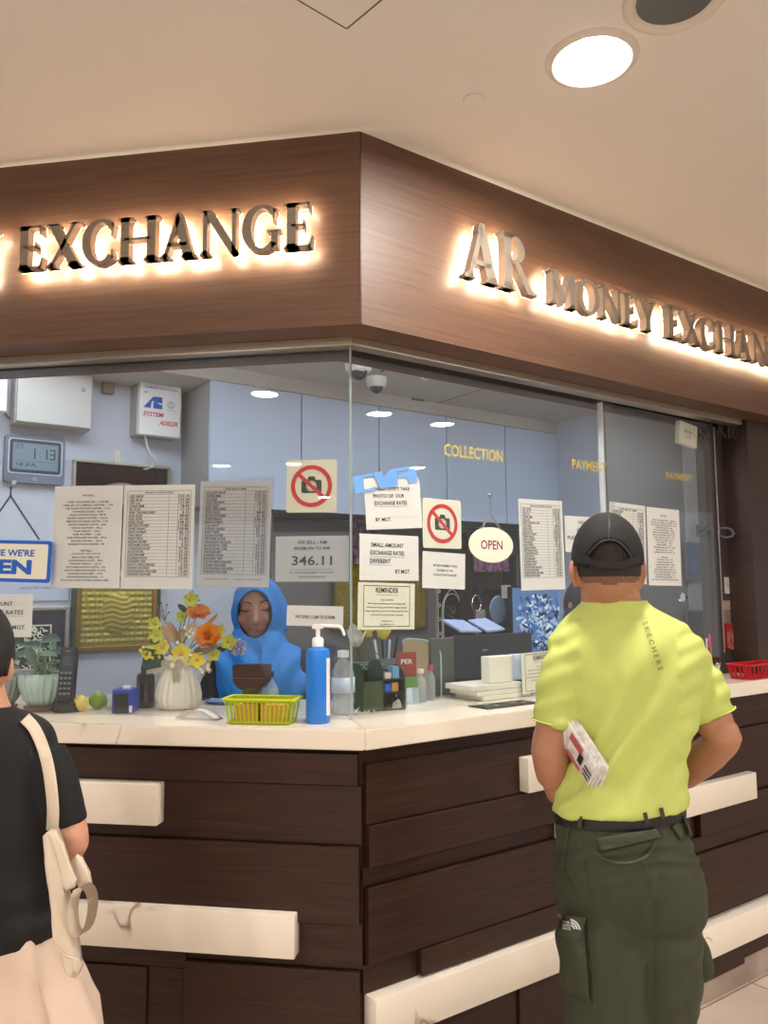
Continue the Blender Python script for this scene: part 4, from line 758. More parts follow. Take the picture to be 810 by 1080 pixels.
cluster('yellow_bud_sprig','small yellow bud sprig at the lower left of the bouquet',[(151,683),(150,688),(153,692),(158,690),(161,694),(165,688),(168,693),(148,686),(172,680),(178,684),(175,676)],1.8,YEL,branch=(170,690),mb=GST)
q=atd(251,683,dv); t=thing('wire_starburst','grey spiky starburst ornament at the right end of the bouquet','ornament',T(*q)); br=[tube(smoothpath([mouth+V((0,0,-.03)),mouth.lerp(q,.5)+V((0,0,.012)),q]),.001,5)];bs=[]
rn=random.Random(5)
for i in range(44):
    u=V((rn.gauss(0,1),rn.gauss(0,1),rn.gauss(0,1))).normalized()*8.5*s; br.append(tube([q,q+u],.0005,4,False)); bs.append(ell(q+u,(1.1*s,)*3,n=6))
obj('wire_spokes',join(*br),TWG,t,world=True); obj('bead_tips',join(*bs),mat('taupe_bead',c8(176,162,136),.4),t,world=True,smooth='all')
q=atd(216,706,dv-.04); t=thing('butterfly_ornament','brown and cream butterfly ornament beside the vase rim','ornament',T(*q)); F=face(q)
wing=[(0,0),(2*s,5*s),(7*s,8*s),(9*s,4*s),(6*s,0),(7*s,-4*s),(3*s,-6*s),(0,-1*s)]
for sgn in (1,-1): obj('wing',tf(tf(prism([(sgn*x,z) for x,z in wing],0,.001),RX(-PI/2)),T(*(q))@F@RZ(.4)@RY(sgn*.4)),mat('butterfly_brown',c8(176,140,104),.5),t,world=True); obj('wing_marking',tf(tf(prism([(sgn*(x*.6+1.4*s),z*.6) for x,z in wing],-.0008,.0018),RX(-PI/2)),T(*(q))@F@RZ(.4)@RY(sgn*.4)),CARD,t,world=True)
obj('butterfly_stalk',tube([q,mouth+V((0,0,-.02))],.001,5),TWG,t,world=True)
# seashell pots with plants
def pot(px,py,wd,ht,colr,label,fl,rim):
    p=bz(px,py); s=dd(p)/FP; r=wd/2*s; t=thing('plant_pot',label,'plant pot',at(p),'potted plants at the left end')
    obj('saucer',lathe([(.0005,0),(r*.66,.0),(r*.76,3*s),(r*.78,5*s),(r*.7,4.4*s),(.0005,3.5*s)],40),mat('terracotta_saucer',c8(112,72,60),.5),t,smooth=True)
    h=ht*s; obj('shell_pot',tf(lathe([(.0005,0),(r*.5,0),(r*.74,.22*h),(r*.95,.6*h),(r,.8*h),(r*.93,h),(r*.86,h*.98),(r*.88,.8*h),(r*.4,.3*h),(.0005,.3*h)],120,fl=fl,fa=.05),T(0,0,4*s)),mat(colr[0],colr[1],.25,coat=.6),t,smooth='all')
    obj('potting_soil',tf(lathe([(.0005,.01),(r*.84,0)],32),T(0,0,4*s+.86*h)),mat('dark_soil',c8(44,34,28),.9),t)
    return p,s,4*s+.86*h
def plant(p,s,zs,stems,label,leafm,seed=1):
    t=thing('potted_plant',label,'plant',at(p+V((0,0,zs))),'leafy plants in the shell pots'); rn=random.Random(seed); st=[];lv=[];b0=p+V((0,0,zs-.004))
    for (px,py,L,W) in stems:
        e=atd(px,py,dd(p)+rn.uniform(-.07,.07)); b=b0+V((rn.uniform(-.03,.03),rn.uniform(-.03,.03),0)); P=smoothpath([b,b.lerp(e,.5)+V((0,0,.03)),e]); st.append(tube(P,.002,5))
        d=V((rn.uniform(-1,1),rn.uniform(-.6,.3),rn.uniform(-.5,.25))).normalized(); nr=V((rn.uniform(-.3,.3),-.7,.8)).normalized(); sx=d.cross(nr).normalized(); nr=sx.cross(d); M=MX((sx,d,nr)).transposed().to_4x4(); lv.append(tf(petal(L*s*1.3,W*s*1.2,-.15),T(*e)@M))
    obj('stems',join(*st),mat('pale_stem',c8(150,160,100),.5),t,world=True,smooth='all'); obj('leaves',join(*lv),leafm,t,world=True,smooth='all')
LF1=mat('grey_green_leaf',c8(92,122,106),.45,var=.35,vs=40); LF2=mat('mid_green_leaf',c8(60,104,56),.45,var=.35,vs=40)
p_,s_,z_=pot(44.5,749,47,34,('celadon_glaze',c8(176,200,192)),'pale celadon seashell shaped plant pot beside the black telephone',18,1)
plant(p_,s_,z_,[(30,682,16,9),(44,676,18,12),(52,688,16,10),(60,692,14,9),(38,694,14,8),(48,684,20,10),(64,698,10,6),(26,700,12,7),(55,700,9,6),(35,704,10,6),(42,700,12,7),(50,706,8,5),(28,690,15,9),(58,684,12,8)],'grey green leafy plant in the celadon shell pot',LF1,3)
p_,s_,z_=pot(-1,749,46,32,('grey_celadon_glaze',c8(150,158,150)),'grey green ribbed plant pot behind the woman in black',22,1)
plant(p_,s_,z_,[(2,690,16,9),(10,684,18,10),(18,696,14,8),(-8,688,16,10),(6,702,12,7),(14,706,10,6),(20,688,15,9),(-2,698,12,8),(12,678,14,8),(4,674,14,8)],'mid green leafy plant in the ribbed pot at the left edge',LF2,8)
# telephone
p=bz(71,750); s=dd(p)/FP; t=thing('cordless_telephone','black cordless telephone standing in its charging base','telephone',at(p,.12))
obj('charging_base',lathe([(.0005,0),(14*s,0),(14.6*s,3*s),(14*s,9*s),(11*s,11*s),(.0005,11*s)],40),BLACK,t,smooth=True)
hs=obj('handset',tf(prism(rrect(16*s,57*s,3.5*s),-5*s,5*s,.003),T(0,-1*s,37*s)@RX(-.12)),mat('handset_black',c8(26,27,30),.35),t,smooth=True)
ky=[]
for j in range(5):
    for i in range(3): ky.append(tf(box(-1.6*s,1.6*s,-.9*s,0,-1.1*s,1.1*s,.0008),T(0,-1*s,37*s)@RX(-.12)@T((i-1)*4.4*s,-5.1*s,(-19+j*5.2)*s)))
obj('keypad',join(*ky),mat('key_grey',c8(120,124,130),.4),hs); obj('handset_screen',tf(box(-5*s,5*s,-.6*s,0,-5*s,5*s,.001),T(0,-1*s,37*s)@RX(-.12)@T(0,-5.0*s,14*s)),mat('phone_lcd',c8(70,80,84),.15),hs); obj('earpiece_slot',tf(box(-2.4*s,2.4*s,-.4*s,0,-.5*s,.5*s),T(0,-1*s,37*s)@RX(-.12)@T(0,-5.0*s,24*s)),CHROME,hs)
# citrus
def citrus(px,py,r,m,label,name):
    p=bz(px,py); s=dd(p)/FP; r*=s; o=obj(name,lathe([(.0005,0),(r*.3,.04*r),(r*.7,.3*r),(r*.97,.75*r),(r,1.05*r),(r*.9,1.45*r),(r*.6,1.8*r),(r*.22,1.98*r),(r*.1,2.06*r),(.0005,2.06*r)],32),m,None,at(p),smooth='all'); tag(o,label,'fruit'); return o
citrus(85,750,8,mat('lemon_skin',c8(220,196,92),.45,bump=.5,bs=300),'yellow lemon beside the telephone base','lemon'); citrus(103,748,9,mat('lime_skin',c8(120,150,50),.45,bump=.5,bs=300),'green lime behind the yellow lemon','lime')
def crumple(p,w,h,m,name,label,cat,seed=1,d=.02):
    b=bmesh.new(); bmesh.ops.create_icosphere(b,subdivisions=3,radius=1); 
    for v in b.verts: n=noise.noise(v.co*1.8+V((seed,0,0)))*.55; v.co*=(1+n); v.co=V((v.co.x*w/2,v.co.y*d,max(v.co.z,-.9)*h/2))
    z=min(v.co.z for v in b.verts); tf(b,T(0,0,-z)); o=obj(name,b,m,None,at(p),smooth='all'); tag(o,label,cat); return o
crumple(bz(114,748)+V((0,.02,0)),.045,.045,mat('thin_white_plastic',c8(214,220,224),.4,alpha=.75),'plastic_bag','small crumpled clear plastic bag right of the lime','bag',3)
# blue and black box
p=bz(132,751); s=dd(p)/FP; t=thing('blue_box','small blue and black box on the counter left of the vase','box',at(p,.18))
obj('box_shell',box(-11*s,11*s,-.03,.035,0,24*s,.003),mat('royal_blue',c8(34,62,170),.4),t); obj('black_front',box(-9*s,6*s,-.0325,-.0302,1*s,20*s,.0008),BLACK,t); obj('white_tab',box(-2*s,5*s,-.01,.01,24*s,27*s,.001),WPL,t); obj('side_label',box(7*s,10*s,-.0315,-.0302,1*s,8*s),CARD,t)
# dark pump bottle
p=bz(153,746); s=dd(p)/FP; t=thing('dark_bottle','dark brown cosmetic bottle with black cap, left of the vase','bottle',at(p)); obj('bottle_body',lathe([(.0005,0),(9*s,0),(9.4*s,1*s),(9.2*s,33*s),(7*s,35*s),(.0005,35*s)],32),mat('smoky_brown_plastic',c8(40,30,30),.15,coat=.5),t,smooth=True); obj('bottle_cap',lathe([(.0005,35.3*s),(5*s,35.3*s),(5*s,43*s),(.0005,43*s)],24),BLACK,t,smooth=True)
o=obj('white_booklet',box(-.05,.05,-.004,.004,0,.105,.001),WPL,None,at(bz(168,744)+V((0,.03,0)),.1)@RX(-.1)); tag(o,'pale grey upright booklet partly hidden behind the vase','booklet'); obj('booklet_emblem',tf(ringf(.0,.02,-.0045,24),T(.02,0,.06)),mat('pale_blue_print',c8(110,130,180),.5),o)
# curled receipt
p=bz(209,758); s=dd(p)/FP; b=bmesh.new(); rows=[]
for i in range(17):
    u=i/16; x=(u-.5)*46*s; z=.0008+max(0,math.sin(PI*min(1,u*1.02))**1.1)*9.5*s-.0; rows.append([b.verts.new((x,y+.02*u,z)) for y in (-.022,0,.022)])
for a,c in zip(rows,rows[1:]):
    for i in range(2): b.faces.new((a[i],c[i],c[i+1],a[i+1]))
bmesh.ops.solidify(b,geom=list(b.faces),thickness=.0005); o=obj('curled_receipt',b,PAPER,None,T(p.x,.085,ZT+.0006)@RZ(-.3),smooth='all'); tag(o,'curled white paper slip on the counter in front of the vase','paper slip')
# slotted basket
def basket(M,w,d,h,m,label,slots=16,name='plastic_basket',rim=.012):
    t=thing(name,label,'basket',M); tp=1.14; fl=[box(-w/2,w/2,-d/2,d/2,.001,.004)]
    def wall(ax,ay,bx,by):      # a slotted, outward-leaning wall from a to b (at the foot)
        A=V((ax,ay,0));B=V((bx,by,0)); n=max(4,int(slots*(B-A).length/w)); bs=[]
        def P(t_,z): q=A.lerp(B,t_); k=1+(tp-1)*z/h; return V((q.x*k,q.y*k,z))
        th=.0018
        def bar(t0,t1,z0,z1):
            b=bmesh.new(); q=[P(t0,z0),P(t1,z0),P(t1,z1),P(t0,z1)]; vs=[b.verts.new(v_) for v_ in q]; b.faces.new(vs); bmesh.ops.solidify(b,geom=list(b.faces),thickness=th); return b
        bs.append(bar(0,1,.001,h*.13)); bs.append(bar(0,1,h*.84,h*.97))
        for i in range(n): t0=(i+.0)/n; bs.append(bar(t0+.0,t0+.42/n,h*.13,h*.84))
        bs.append(bar(1-.3/n,1,h*.13,h*.84)); return bs
    c=[(-w/2,-d/2),(w/2,-d/2),(w/2,d/2),(-w/2,d/2)]; ws=[]
    for i in range(4): ws+=wall(*c[i],*c[(i+1)%4])
    obj('basket_body',join(*(fl+ws)),m,t)
    W2,D2=w*tp/2,d*tp/2; out=rrect(2*(W2+rim*.6),2*(D2+rim*.6),rim); inn=rrect(2*(W2-.002),2*(D2-.002),rim*.6); rs=[[V((x,y,z)) for x,y in q] for q,z in ((inn,h*.965),(inn,h),(out,h),(out,h*.93))]
    obj('basket_rim',rings(rs,False),m,t); return t
p=bz(287,757); s=dd(p)/FP; LIMEP=mat('lime_plastic',c8(204,218,44),.4,sss=.05)
p.y=.052; basket(at(p),62*s,.075,25*s,LIMEP,'lime yellow slotted plastic basket on the counter in front of the hijab woman')
o=obj('red_notepad',box(-.03,.03,-.022,.022,0,.008,.002),mat('muted_red',c8(190,52,48),.5),None,T(p.x-.02,.052,ZT+.0535)@RZ(.1)); tag(o,'red pad lying on top of the amber cards in the lime basket','pad')
for x_,l_ in ((-.040,'left stack of amber cards inside the lime basket'),(.036,'right stack of amber cards inside the lime basket')):
    o=obj('card_stack',box(-.034,.034,-.028,.028,0,.048,.002),mat('amber_card',c8(206,150,70),.6),None,T(p.x+x_,.052,ZT+.0052)); tag(o,l_,'cards')
# hand sanitiser pump
p=bz(338,760); p.y=.075; s=dd(p)/FP; t=thing('sanitiser_bottle','tall blue hand sanitiser bottle with a white pump','bottle',at(p))
BL=mat('sanitiser_blue',c8(34,122,222),.3,sss=.05); obj('bottle_body',prism(rrect(25*s,1,1),0,1) if 0 else lathe([(.0005,0),(11.6*s,0),(12.4*s,1.2*s),(12.4*s,71*s),(11.4*s,74.5*s),(5.5*s,77*s),(.0005,77*s)],48),BL,t,smooth=True)
obj('bottle_label',lathe([(12.5*s,6*s),(12.55*s,6.2*s),(12.55*s,66*s),(12.5*s,66.2*s)],48) if 0 else tf(rings([[V((12.6*s*math.cos(a),12.6*s*math.sin(a),z)) for a in [(-.55+1.3*j/12) for j in range(13)]] for z in (8*s,66*s)],False,False),RZ(0)),PAPER,t,smooth='all')
pu=obj('pump_head',join(lathe([(.0005,77.2*s),(6*s,77.2*s),(6*s,85*s),(4.4*s,87*s),(.0005,87*s)],28),lathe([(.0005,86*s),(2.4*s,86*s),(2.4*s,96*s),(.0005,96*s)],16),tf(prism(rrect(12*s,5*s,2*s),-2.6*s,2.6*s,.001),T(0,0,98*s)),tube(smoothpath([(4*s,0,99*s),(14*s,0,98.5*s),(23*s,0,98*s),(26*s,0,95*s),(28*s,0,90*s)]),1.7*s,8)),WPL,t,smooth=True)
# water bottle behind the glass
p=bz(362,753); s=dd(p)/FP; p.y=max(p.y,.19); t=thing('water_bottle','clear plastic water bottle with white cap behind the blue dispenser','bottle',at(p)); CP=mat('bottle_plastic',c8(196,206,214),.12,alpha=.42,coat=.5)
obj('bottle_body',lathe([(.0005,.001),(11*s,.001),(12*s,3*s),(11*s,9*s),(12*s,14*s),(11.3*s,18*s),(12*s,22*s),(12*s,42*s),(9*s,50*s),(5*s,56*s),(5*s,59*s)],40),CP,t,smooth='all'); obj('bottle_cap',lathe([(.0005,58*s),(6*s,58*s),(6*s,65*s),(.0005,65.5*s)],24),WPL,t,smooth=True); obj('bottle_label',lathe([(12.2*s,22*s),(12.3*s,22*s),(12.3*s,38*s),(12.2*s,38*s)],40),mat('pale_water_label',c8(196,212,236),.4),t,smooth='all')
# small bottle with black cap, brown stand, paper tray
p=bz(285,744); s=dd(p)/FP; t=thing('small_bottle','small clear bottle with black cap behind the lime basket','bottle',at(p)); obj('bottle_body',lathe([(.0005,0),(8*s,0),(9*s,2*s),(9*s,16*s),(7*s,21*s),(3*s,26*s),(3*s,29*s)],28),CP,t,smooth='all'); obj('bottle_cap',lathe([(.0005,29*s),(3.4*s,29*s),(3.4*s,35*s),(.0005,35*s)],16),BLACK,t,smooth=True); obj('bottle_liquid',lathe([(.0005,.002),(7*s,.002),(8*s,3*s),(8*s,13*s),(.0005,13*s)],28),mat('green_liquid',c8(96,130,110),.2,alpha=.8),t,smooth='all')
BRW=mat('brown_wood_stand',c8(76,50,42),.35); p=bz(265,746); s=dd(p)/FP; t=thing('tapered_stand','brown tapered display stand in front of the hijab woman','stand',at(p))
obj('stand_head',prism([(-18*s,44*s),(19*s,44*s),(18*s,26*s),(11*s,19*s),(-10*s,19*s),(-17*s,26*s)],-.03,.03,.003),BRW,t); obj('stand_foot',prism([(-7*s,0),(8*s,0),(6*s,10*s),(9.8*s,18.8*s),(-8.8*s,18.8*s),(-5*s,9*s)],-.022,.022,.003),mat('dark_brown_wood',c8(52,34,30),.35),t); obj('head_seam',box(-18.4*s,19.2*s,-.0308,.0308,30*s,30.8*s),mat('pale_seam',c8(120,96,84),.4),t)
b=bmesh.new(); pts=[(.075*math.cos(t_)*1.0,.05*math.sin(t_)) for t_ in [2*PI*i/32 for i in range(32)]]; b.free()
p=bz(240,742); t=thing('oval_tray','small shallow blue grey oval tray behind the vase','tray',at(p)); TR=mat('blue_grey_plastic',c8(110,136,186),.25)
obj('tray_dish',tf(lathe([(.0005,.002),(.06,.002),(.075,.010),(.079,.010),(.062,0),(.0005,0)],40),MX.Diagonal((1.05,.6,1,1))),TR,t,smooth=True)
# spill of things between the panes: organiser, cups, cards
p=bz(398,747); s=dd(p)/FP; GRN=mat('dark_green_organiser',c8(34,54,38),.5); t=thing('desk_organiser','dark green mesh desk organiser with arched dividers behind the glass corner','organiser',at(p,.55))
def arch(w,h,n=10): return [(-w/2,0),(w/2,0)]+[(w/2*math.cos(a)*1.0,h-w/2*.55+w/2*.55*math.sin(a)) for a in [PI*i/n for i in range(n+1)]]
for x_,h_ in ((-23,47),(-2,50),(22,44)): obj('arched_side',tf(prism(arch(.13,h_*s),-.002,.002,.001),T(x_*s,0,0)@RZ(PI/2)),GRN,t)
obj('organiser_base',box(-23*s,22*s,-.062,.062,0,.005),GRN,t); obj('back_panel',box(-22.4*s,21.4*s,.050,.054,.0055,38*s),GRN,t)
for z_ in (17,30): obj('organiser_shelf',box(-1.2*s,21.2*s,-.055,.049,z_*s,(z_+1)*s),DARK,t)
obj('front_panel',tf(box(-22.4*s,-2.8*s,-.062,-.059,.0055,30*s),MX.Identity(4)),mat('mid_green_panel',c8(52,74,48),.45),t)
for i,(x_,z_,m_,l_) in enumerate(((6,17,BLUEP,'small blue tape roll box on the lower organiser shelf'),(14,17,mat('amber_card',c8(206,150,70),.6),'small amber box on the lower organiser shelf'),(6,30.8,WPL,'small white card box on the upper organiser shelf'),(15,30.8,mat('sky_card',c8(120,180,222),.5),'sky blue card box on the upper organiser shelf'))):
    o=obj('small_box',box(-3.6*s,3.6*s,-.02,.02,0,(8,9,6,12)[i]*s,.001),m_,None,at(p,.55)@T(x_*s,-.025,(z_+1.1)*s if z_<20 else (z_+.3)*s)); tag(o,l_,'box')
def card(px,py0,py1,wd,m,label,txt=None,tm=WPL,rz=.4,dy=.0,name='small_card'):
    p=bz(px,746)+V((0,dy,0)); s=dd(p)/FP; z0=HT(p,py1); z1=HT(p,py0); o=obj(name,box(-wd/2*s,wd/2*s,0,.0015,0,z1-z0,.0003),m,None,T(p.x,p.y,z0)@RZ(rz)); tag(o,label,'card')
    if txt: obj('card_print',tf(text(txt,wd*.62*s,.2*(z1-z0),bold=.03),T(0,-.0008,(z1-z0)*.62)),tm,o)
    return o
p=bz(384,744)+V((0,.03,0)); z0=HT(p,714); t=thing('lattice_box','small blue grey box with white lattice pattern on top of the organiser','box',T(p.x,p.y,z0)@RZ(.3)); w,h,=34*s,16*s
obj('box_body',box(-w/2,w/2,-.02,.02,0,h,.003),mat('slate_teal',c8(86,112,120),.4),t)
bs=[]
for i in range(7):
    for sg in (-1,1): bs.append(tf(rect(-.0007,.0007,-h*.52,h*.52),T((i-3)*w/7.4,-.0206,h*.5)@RY(sg*.55)))
obj('lattice_print',join(*bs),WPL,t)
# pens in a clear cup
p=bz(404,742)+V((0,.06,0)); s2=dd(p)/FP; t=thing('pen_cup','dark cup holding pens behind the organiser','cup',at(p)); obj('cup_body',lathe([(.0005,0),(9*s2,0),(10*s2,44*s2),(9*s2,44*s2),(8*s2,3*s2),(.0005,3*s2)],28),mat('grey_cup',c8(120,128,130),.3),t,smooth=True)
for i,(a_,m_) in enumerate(((-.25,WPL),(-.08,BLACK),(.1,WPL),(.28,BLACK),(.02,BLUEP))):
    o=obj('pen',tube([(0,0,5*s2),(a_*38*s2,0,62*s2+i%2*4*s2)],1.3*s2,8),m_,None,at(p+V((a_*.02,(i-2)*.005,0))),smooth=True); tag(o,'thin pen standing in the cup behind the organiser','pen','pens in the cup')
# yellow lily blossoms beside the corner
def lily(px,py,m,label,d0,L=11,wd=8,seed=0):
    q=atd(px,py,d0); s=d0/FP; t=thing('artificial_lily',label,'flower',T(*q),'lily heads behind the glass corner'); F=face(q)@RX(-.9)@RZ(seed); bs=[tf(petal(L*s,wd*s,.5),RZ(2*PI*i/5)@RX(.7)) for i in range(5)]; obj('petals',tf(join(*bs),F),m,t,smooth='all')
    obj('stem',tube([q,V((q.x+.01,q.y+.02,q.z-.04)),V((pcup.x,pcup.y,pcup.z+.13))],.0018,5),GST,t,world=True)
pcup=p; YL2=mat('pale_yellow_petal',c8(226,214,70),.5)
for a in ((388,672,YL2,'wide yellow lily head left of the pen cup',2.62,26,17,0),(404,674,YL2,'wide yellow lily head right of the others',2.62,24,15,1),(376,682,WPL,'white lily head at the glass corner edge',2.6,24,14,.5)): lily(*a)
card(425,688,714,20,mat('brick_red_card',c8(170,62,40),.5),'brick red card with white letters PER behind the organiser','PER',rz=.3,dy=.10); card(430,714,724,14,mat('leaf_green_card',c8(90,150,80),.5),'small green card below the brick red one',rz=.3,dy=.09)
# rounded cream board leaning behind
p=bz(440,741)+V((0,.14,0)); s=dd(p)/FP; o=obj('leaning_board',prism(arch(40*s,56*s)[:2]+[(20*s,40*s),(17*s,50*s),(8*s,57*s),(-14*s,60*s),(-20*s,57*s)],0,.006,.001),mat('tan_board',c8(196,176,140),.6),None,at(p,.35)); tag(o,'tan board with pale rounded edge leaning behind the small bottles','board')
obj('board_edge',tube(smoothpath([(20*s,-.001,0),(20*s,-.001,40*s),(17*s,-.001,50*s),(8*s,-.001,57*s),(-14*s,-.001,60*s),(-20*s,-.001,57*s)]),.004,6),mat('ice_blue_plastic',c8(178,204,214),.3),o)
def bottle(px,py,top,wd,label,cap,bodym,dy=0,name='clear_bottle'):
    p=bz(px,py)+V((0,dy,0)); s=dd(p)/FP; h=HT(p,top)-ZT; r=wd/2*s; t=thing(name,label,'bottle',at(p)); obj('bottle_body',lathe([(.0005,0),(r,0),(r,.6*h),(r*.8,.7*h),(r*.4,.82*h),(r*.4,.86*h)],28),bodym,t,smooth='all'); obj('bottle_cap',lathe([(.0005,.865*h),(r*.55,.865*h),(r*.55,h),(.0005,h)],20),cap,t,smooth=True); return t
bottle(443,741,706,13,'clear bottle with a white cap in front of the tan board',WPL,CP,.02); bottle(453,740,702,10,'tall clear tube bottle with a pink band beside the monitor',mat('pink_cap',c8(206,60,110),.4),CP,.04)
o=obj('folded_leaflet',tf(join(tf(box(-.022,.0,-.001,.001,0,.05),RZ(.5)),tf(box(0,.022,-.001,.001,0,.05),RZ(-.5))),RX(-.15)),mat('ice_blue_paper',c8(198,216,226),.6),None,at(bz(435,742),.2)); tag(o,'small pale blue folded leaflet before the clear bottle','leaflet')
# glass bell on tray
p=bz(418,747); s=dd(p)/FP; t=thing('service_bell','small faceted silver service bell on the counter at the window','bell',at(p)); obj('bell_dome',lathe([(11*s,0),(11.4*s,2*s),(10*s,6*s),(7*s,10*s),(3*s,12*s),(.0005,12*s)],14),CHROME,t); obj('bell_button',lathe([(.0005,12*s),(1.6*s,12*s),(1.6*s,15*s),(.0005,15.5*s)],12),CHROME,t)
o=obj('thin_wire',tube(smoothpath([bz(374,752),bz(380,750)+V((0,0,.012)),bz(386,752)+V((0,0,.002)),bz(392,750)+V((0,0,.006)),bz(396,752)+V((0,0,.002))]),.0012,5),CARD); tag(o,'thin pale wire curl on the counter at the glass corner','wire')
# monitor (seen from the back), files on it
pm=onz(505,741,ZT); fr=FR['R']; yM=.36
a=Q(457,700,yM); b=Q(478,700,yM+.01); c=Q(558,700,yM+.02); zt=Q(500,670,yM).z; 
t=thing('desktop_monitor','dark computer monitor seen from behind through the right window','monitor',WM('R',(a.x+c.x)/2,yM,ZT)); xo=(a.x+c.x)/2
obj('monitor_back',box(b.x-xo,c.x-xo,.0,.03,.004,zt-ZT,.004),mat('monitor_charcoal',c8(36,38,42),.3),t); obj('side_panel',tf(box(a.x-b.x,-.001,0,.02,.003,zt-ZT-.004,.003),T(b.x-xo,0,0)@RZ(-.15)),mat('monitor_green_grey',c8(78,86,76),.4),t); obj('monitor_foot',join(box(-.08,.08,.032,.16,0,.006,.002),box(-.03,.03,.032,.05,.006,.12)),DARK,t); obj('maker_badge',box(-.012,.012,-.0012,0,(zt-ZT)*.72,(zt-ZT)*.75),CHROME,t)
zt2=zt
for i,(x_,w_,r_,l) in enumerate(((486,30,.05,'left pale blue file resting on top of the monitor'),(512,26,-.06,'right pale blue file resting on top of the monitor'))):
    q=Q(x_,665,yM+.06); s=.0034; o=obj('paper_file',tf(box(-w_/2*s,w_/2*s,-.05,.06,-.004,.004,.001),RX(.35)),mat('pale_blue_file',c8(148,164,206),.6),None,WM('R',q.x,yM+.05,zt2+.03)@RY(r_)); tag(o,l,'file')
# books, note cubes, acrylic sign
y0=.16
def bk(x0,x1,yf,yb,z0,z1,m,name,label,cat,rz=0,group=None):
    a=Q(x0,720,yf);b=Q(x1,720,yf); o=obj(name,box(-(b.x-a.x)/2,(b.x-a.x)/2,0,yb-yf,0,z1-z0,.003),m,None,WM('R',(a.x+b.x)/2,yf,z0)@RZ(rz)); tag(o,label,cat,group); return o
zz=ZT; hs_=[.016,.017,.019]
for i,(x0,x1,l) in enumerate(((509,560,'bottom white receipt book of the stack at the window'),(503,556,'middle white receipt book of the stack at the window'),(498,552,'top white receipt book of the stack, wider than the others'))):
    o=bk(x0,x1,.19,.33,zz,zz+hs_[i]-.0006,mat('book_white',c8(226,222,208),.6),'receipt_book',l,'book',group='receipt books at the window'); a_=o.dimensions; bm_=box(-.001,.001,.001,.001,0,0) if 0 else None; zz+=hs_[i]
bk(516,541,.21,.25,zz,zz+HT(onz(528,720,zz),692)-HT(onz(528,720,zz),720)+.0,mat('note_pad_white',c8(234,232,216),.6),'note_pad','upright cream note block standing on the receipt books','note block'); bk(542,556,.24,.27,zz,zz+.088,mat('note_pad_blue',c8(214,222,240),.6),'note_pad','pale bluish note block right of the cream one','note block')
M,w,h=quad('R',[(549,688.5),(592,684),(592,727),(550,733)],.175); o=obj('reminder_stand',box(-w/2,w/2,0,.003,-h/2,h/2,.0008),PLASTIC,None,FR['R']@M); tag(o,'REMINDER notice in a clear acrylic stand left of the capped man','notice')
k=obj('paper_insert',box(-w/2+.003,w/2-.003,-.001,-.0002,-h/2+.003,h/2-.003),CARD,o); ink(k,w,h,[(a[0],a[1],a[2],a[3],a[4])+tuple(a[5:]) for a in RL],extra=[border(.82*w,.88*h,.0018,-.0016)]).location.y=-.0008
obj('stand_foot',box(-w/2,w/2,0,.05,-h/2-.003,-h/2,.0008),PLASTIC,o)
# cash slot in the worktop
p=onz(533,742,ZT); q=FR['R'].inverted()@p; o=obj('cash_tray',join(box(-.12,.12,-.045,.045,0,.002,.0008),box(-.11,-.002,-.04,.04,.002,.0026),box(.002,.11,-.04,.04,.002,.0026)),BLACK,None,WM('R',q.x-.02,.085,ZT)); tag(o,'flat black cash tray set on the marble in front of the glass','tray'); obj('tray_coins',join(*[tf(lathe([(.0005,.001),(.009,.001),(.009,0)],14),T(x,y,.0027)) for x,y in ((-.07,.01),(-.05,-.012),(.04,.005),(.07,-.01))]),STEEL,o)
# right end: red basket, pens, card pocket
p=onz(793,706,ZT); q=FR['R'].inverted()@p; RP=mat('red_plastic',c8(214,34,44),.35); basket(WM('R',Q(795,700,.04).x,.03,ZT),.24,.085,.062,RP,'red slotted plastic basket at the right end of the counter',10,'red_basket')
q=Q(768,650,.19); z0=Q(768,688,.19).z
t=thing('brochure_pocket','wall pocket of red brochures on the dark jamb at the right','brochure holder',WM('R',Q(770,660,.20).x,.219,Q(770,662,.2).z))
obj('clear_pocket',join(box(-.035,.035,-.022,-.020,-.09,.08),box(-.035,-.033,-.02,0,-.09,.08),box(.033,.035,-.02,0,-.09,.08)),PLASTIC,t); obj('brochure',box(-.031,.031,-.018,-.010,-.088,.02,.001),RP,t); obj('brochure',box(-.031,.031,-.009,-.001,-.02,.12,.001),mat('brochure_cream',c8(196,170,150),.5),t)
obj('brochure_figures',join(*[tf(join(ringf(0,.005,0,10),poly([(-.004,-.005),(.004,-.005),(.009,-.04),(-.009,-.04)],0)),T(x,-.0186,z)) for x,z in ((-.017,-.02),(0,-.008),(.017,-.02),(-.01,-.05),(.012,-.055))]),mat('brochure_salmon',c8(226,150,130),.5),t)
M,w,h=quad('R',[(764,609),(785,609),(786,626),(764,626)],.085) if 0 else quad('R',[(764,609),(784,609),(784,626),(764,626)],.21); o=obj('small_label',box(-w/2,w/2,0,.0015,-h/2,h/2),PAPER,None,FR['R']@M); tag(o,'small white printed label above the brochure pocket','label'); ink(o,w,h,[('NO SMOKING AREA',0,0,.8,.12)])
q=FR['R'].inverted()@onz(757,705,ZT); t=thing('stamp_holder','black rubber stamp holder with silver parts beside the red basket','stamp',WM('R',Q(757,700,.09).x,.09,ZT)); obj('stamp_base',lathe([(.0005,0),(.022,0),(.02,.012),(.008,.02),(.0005,.02)],24),BLACK,t,smooth=True); obj('stamp_handle',lathe([(.0005,.02),(.006,.02),(.007,.045),(.012,.055),(.01,.065),(.0005,.066)],20),CHROME,t,smooth=True)
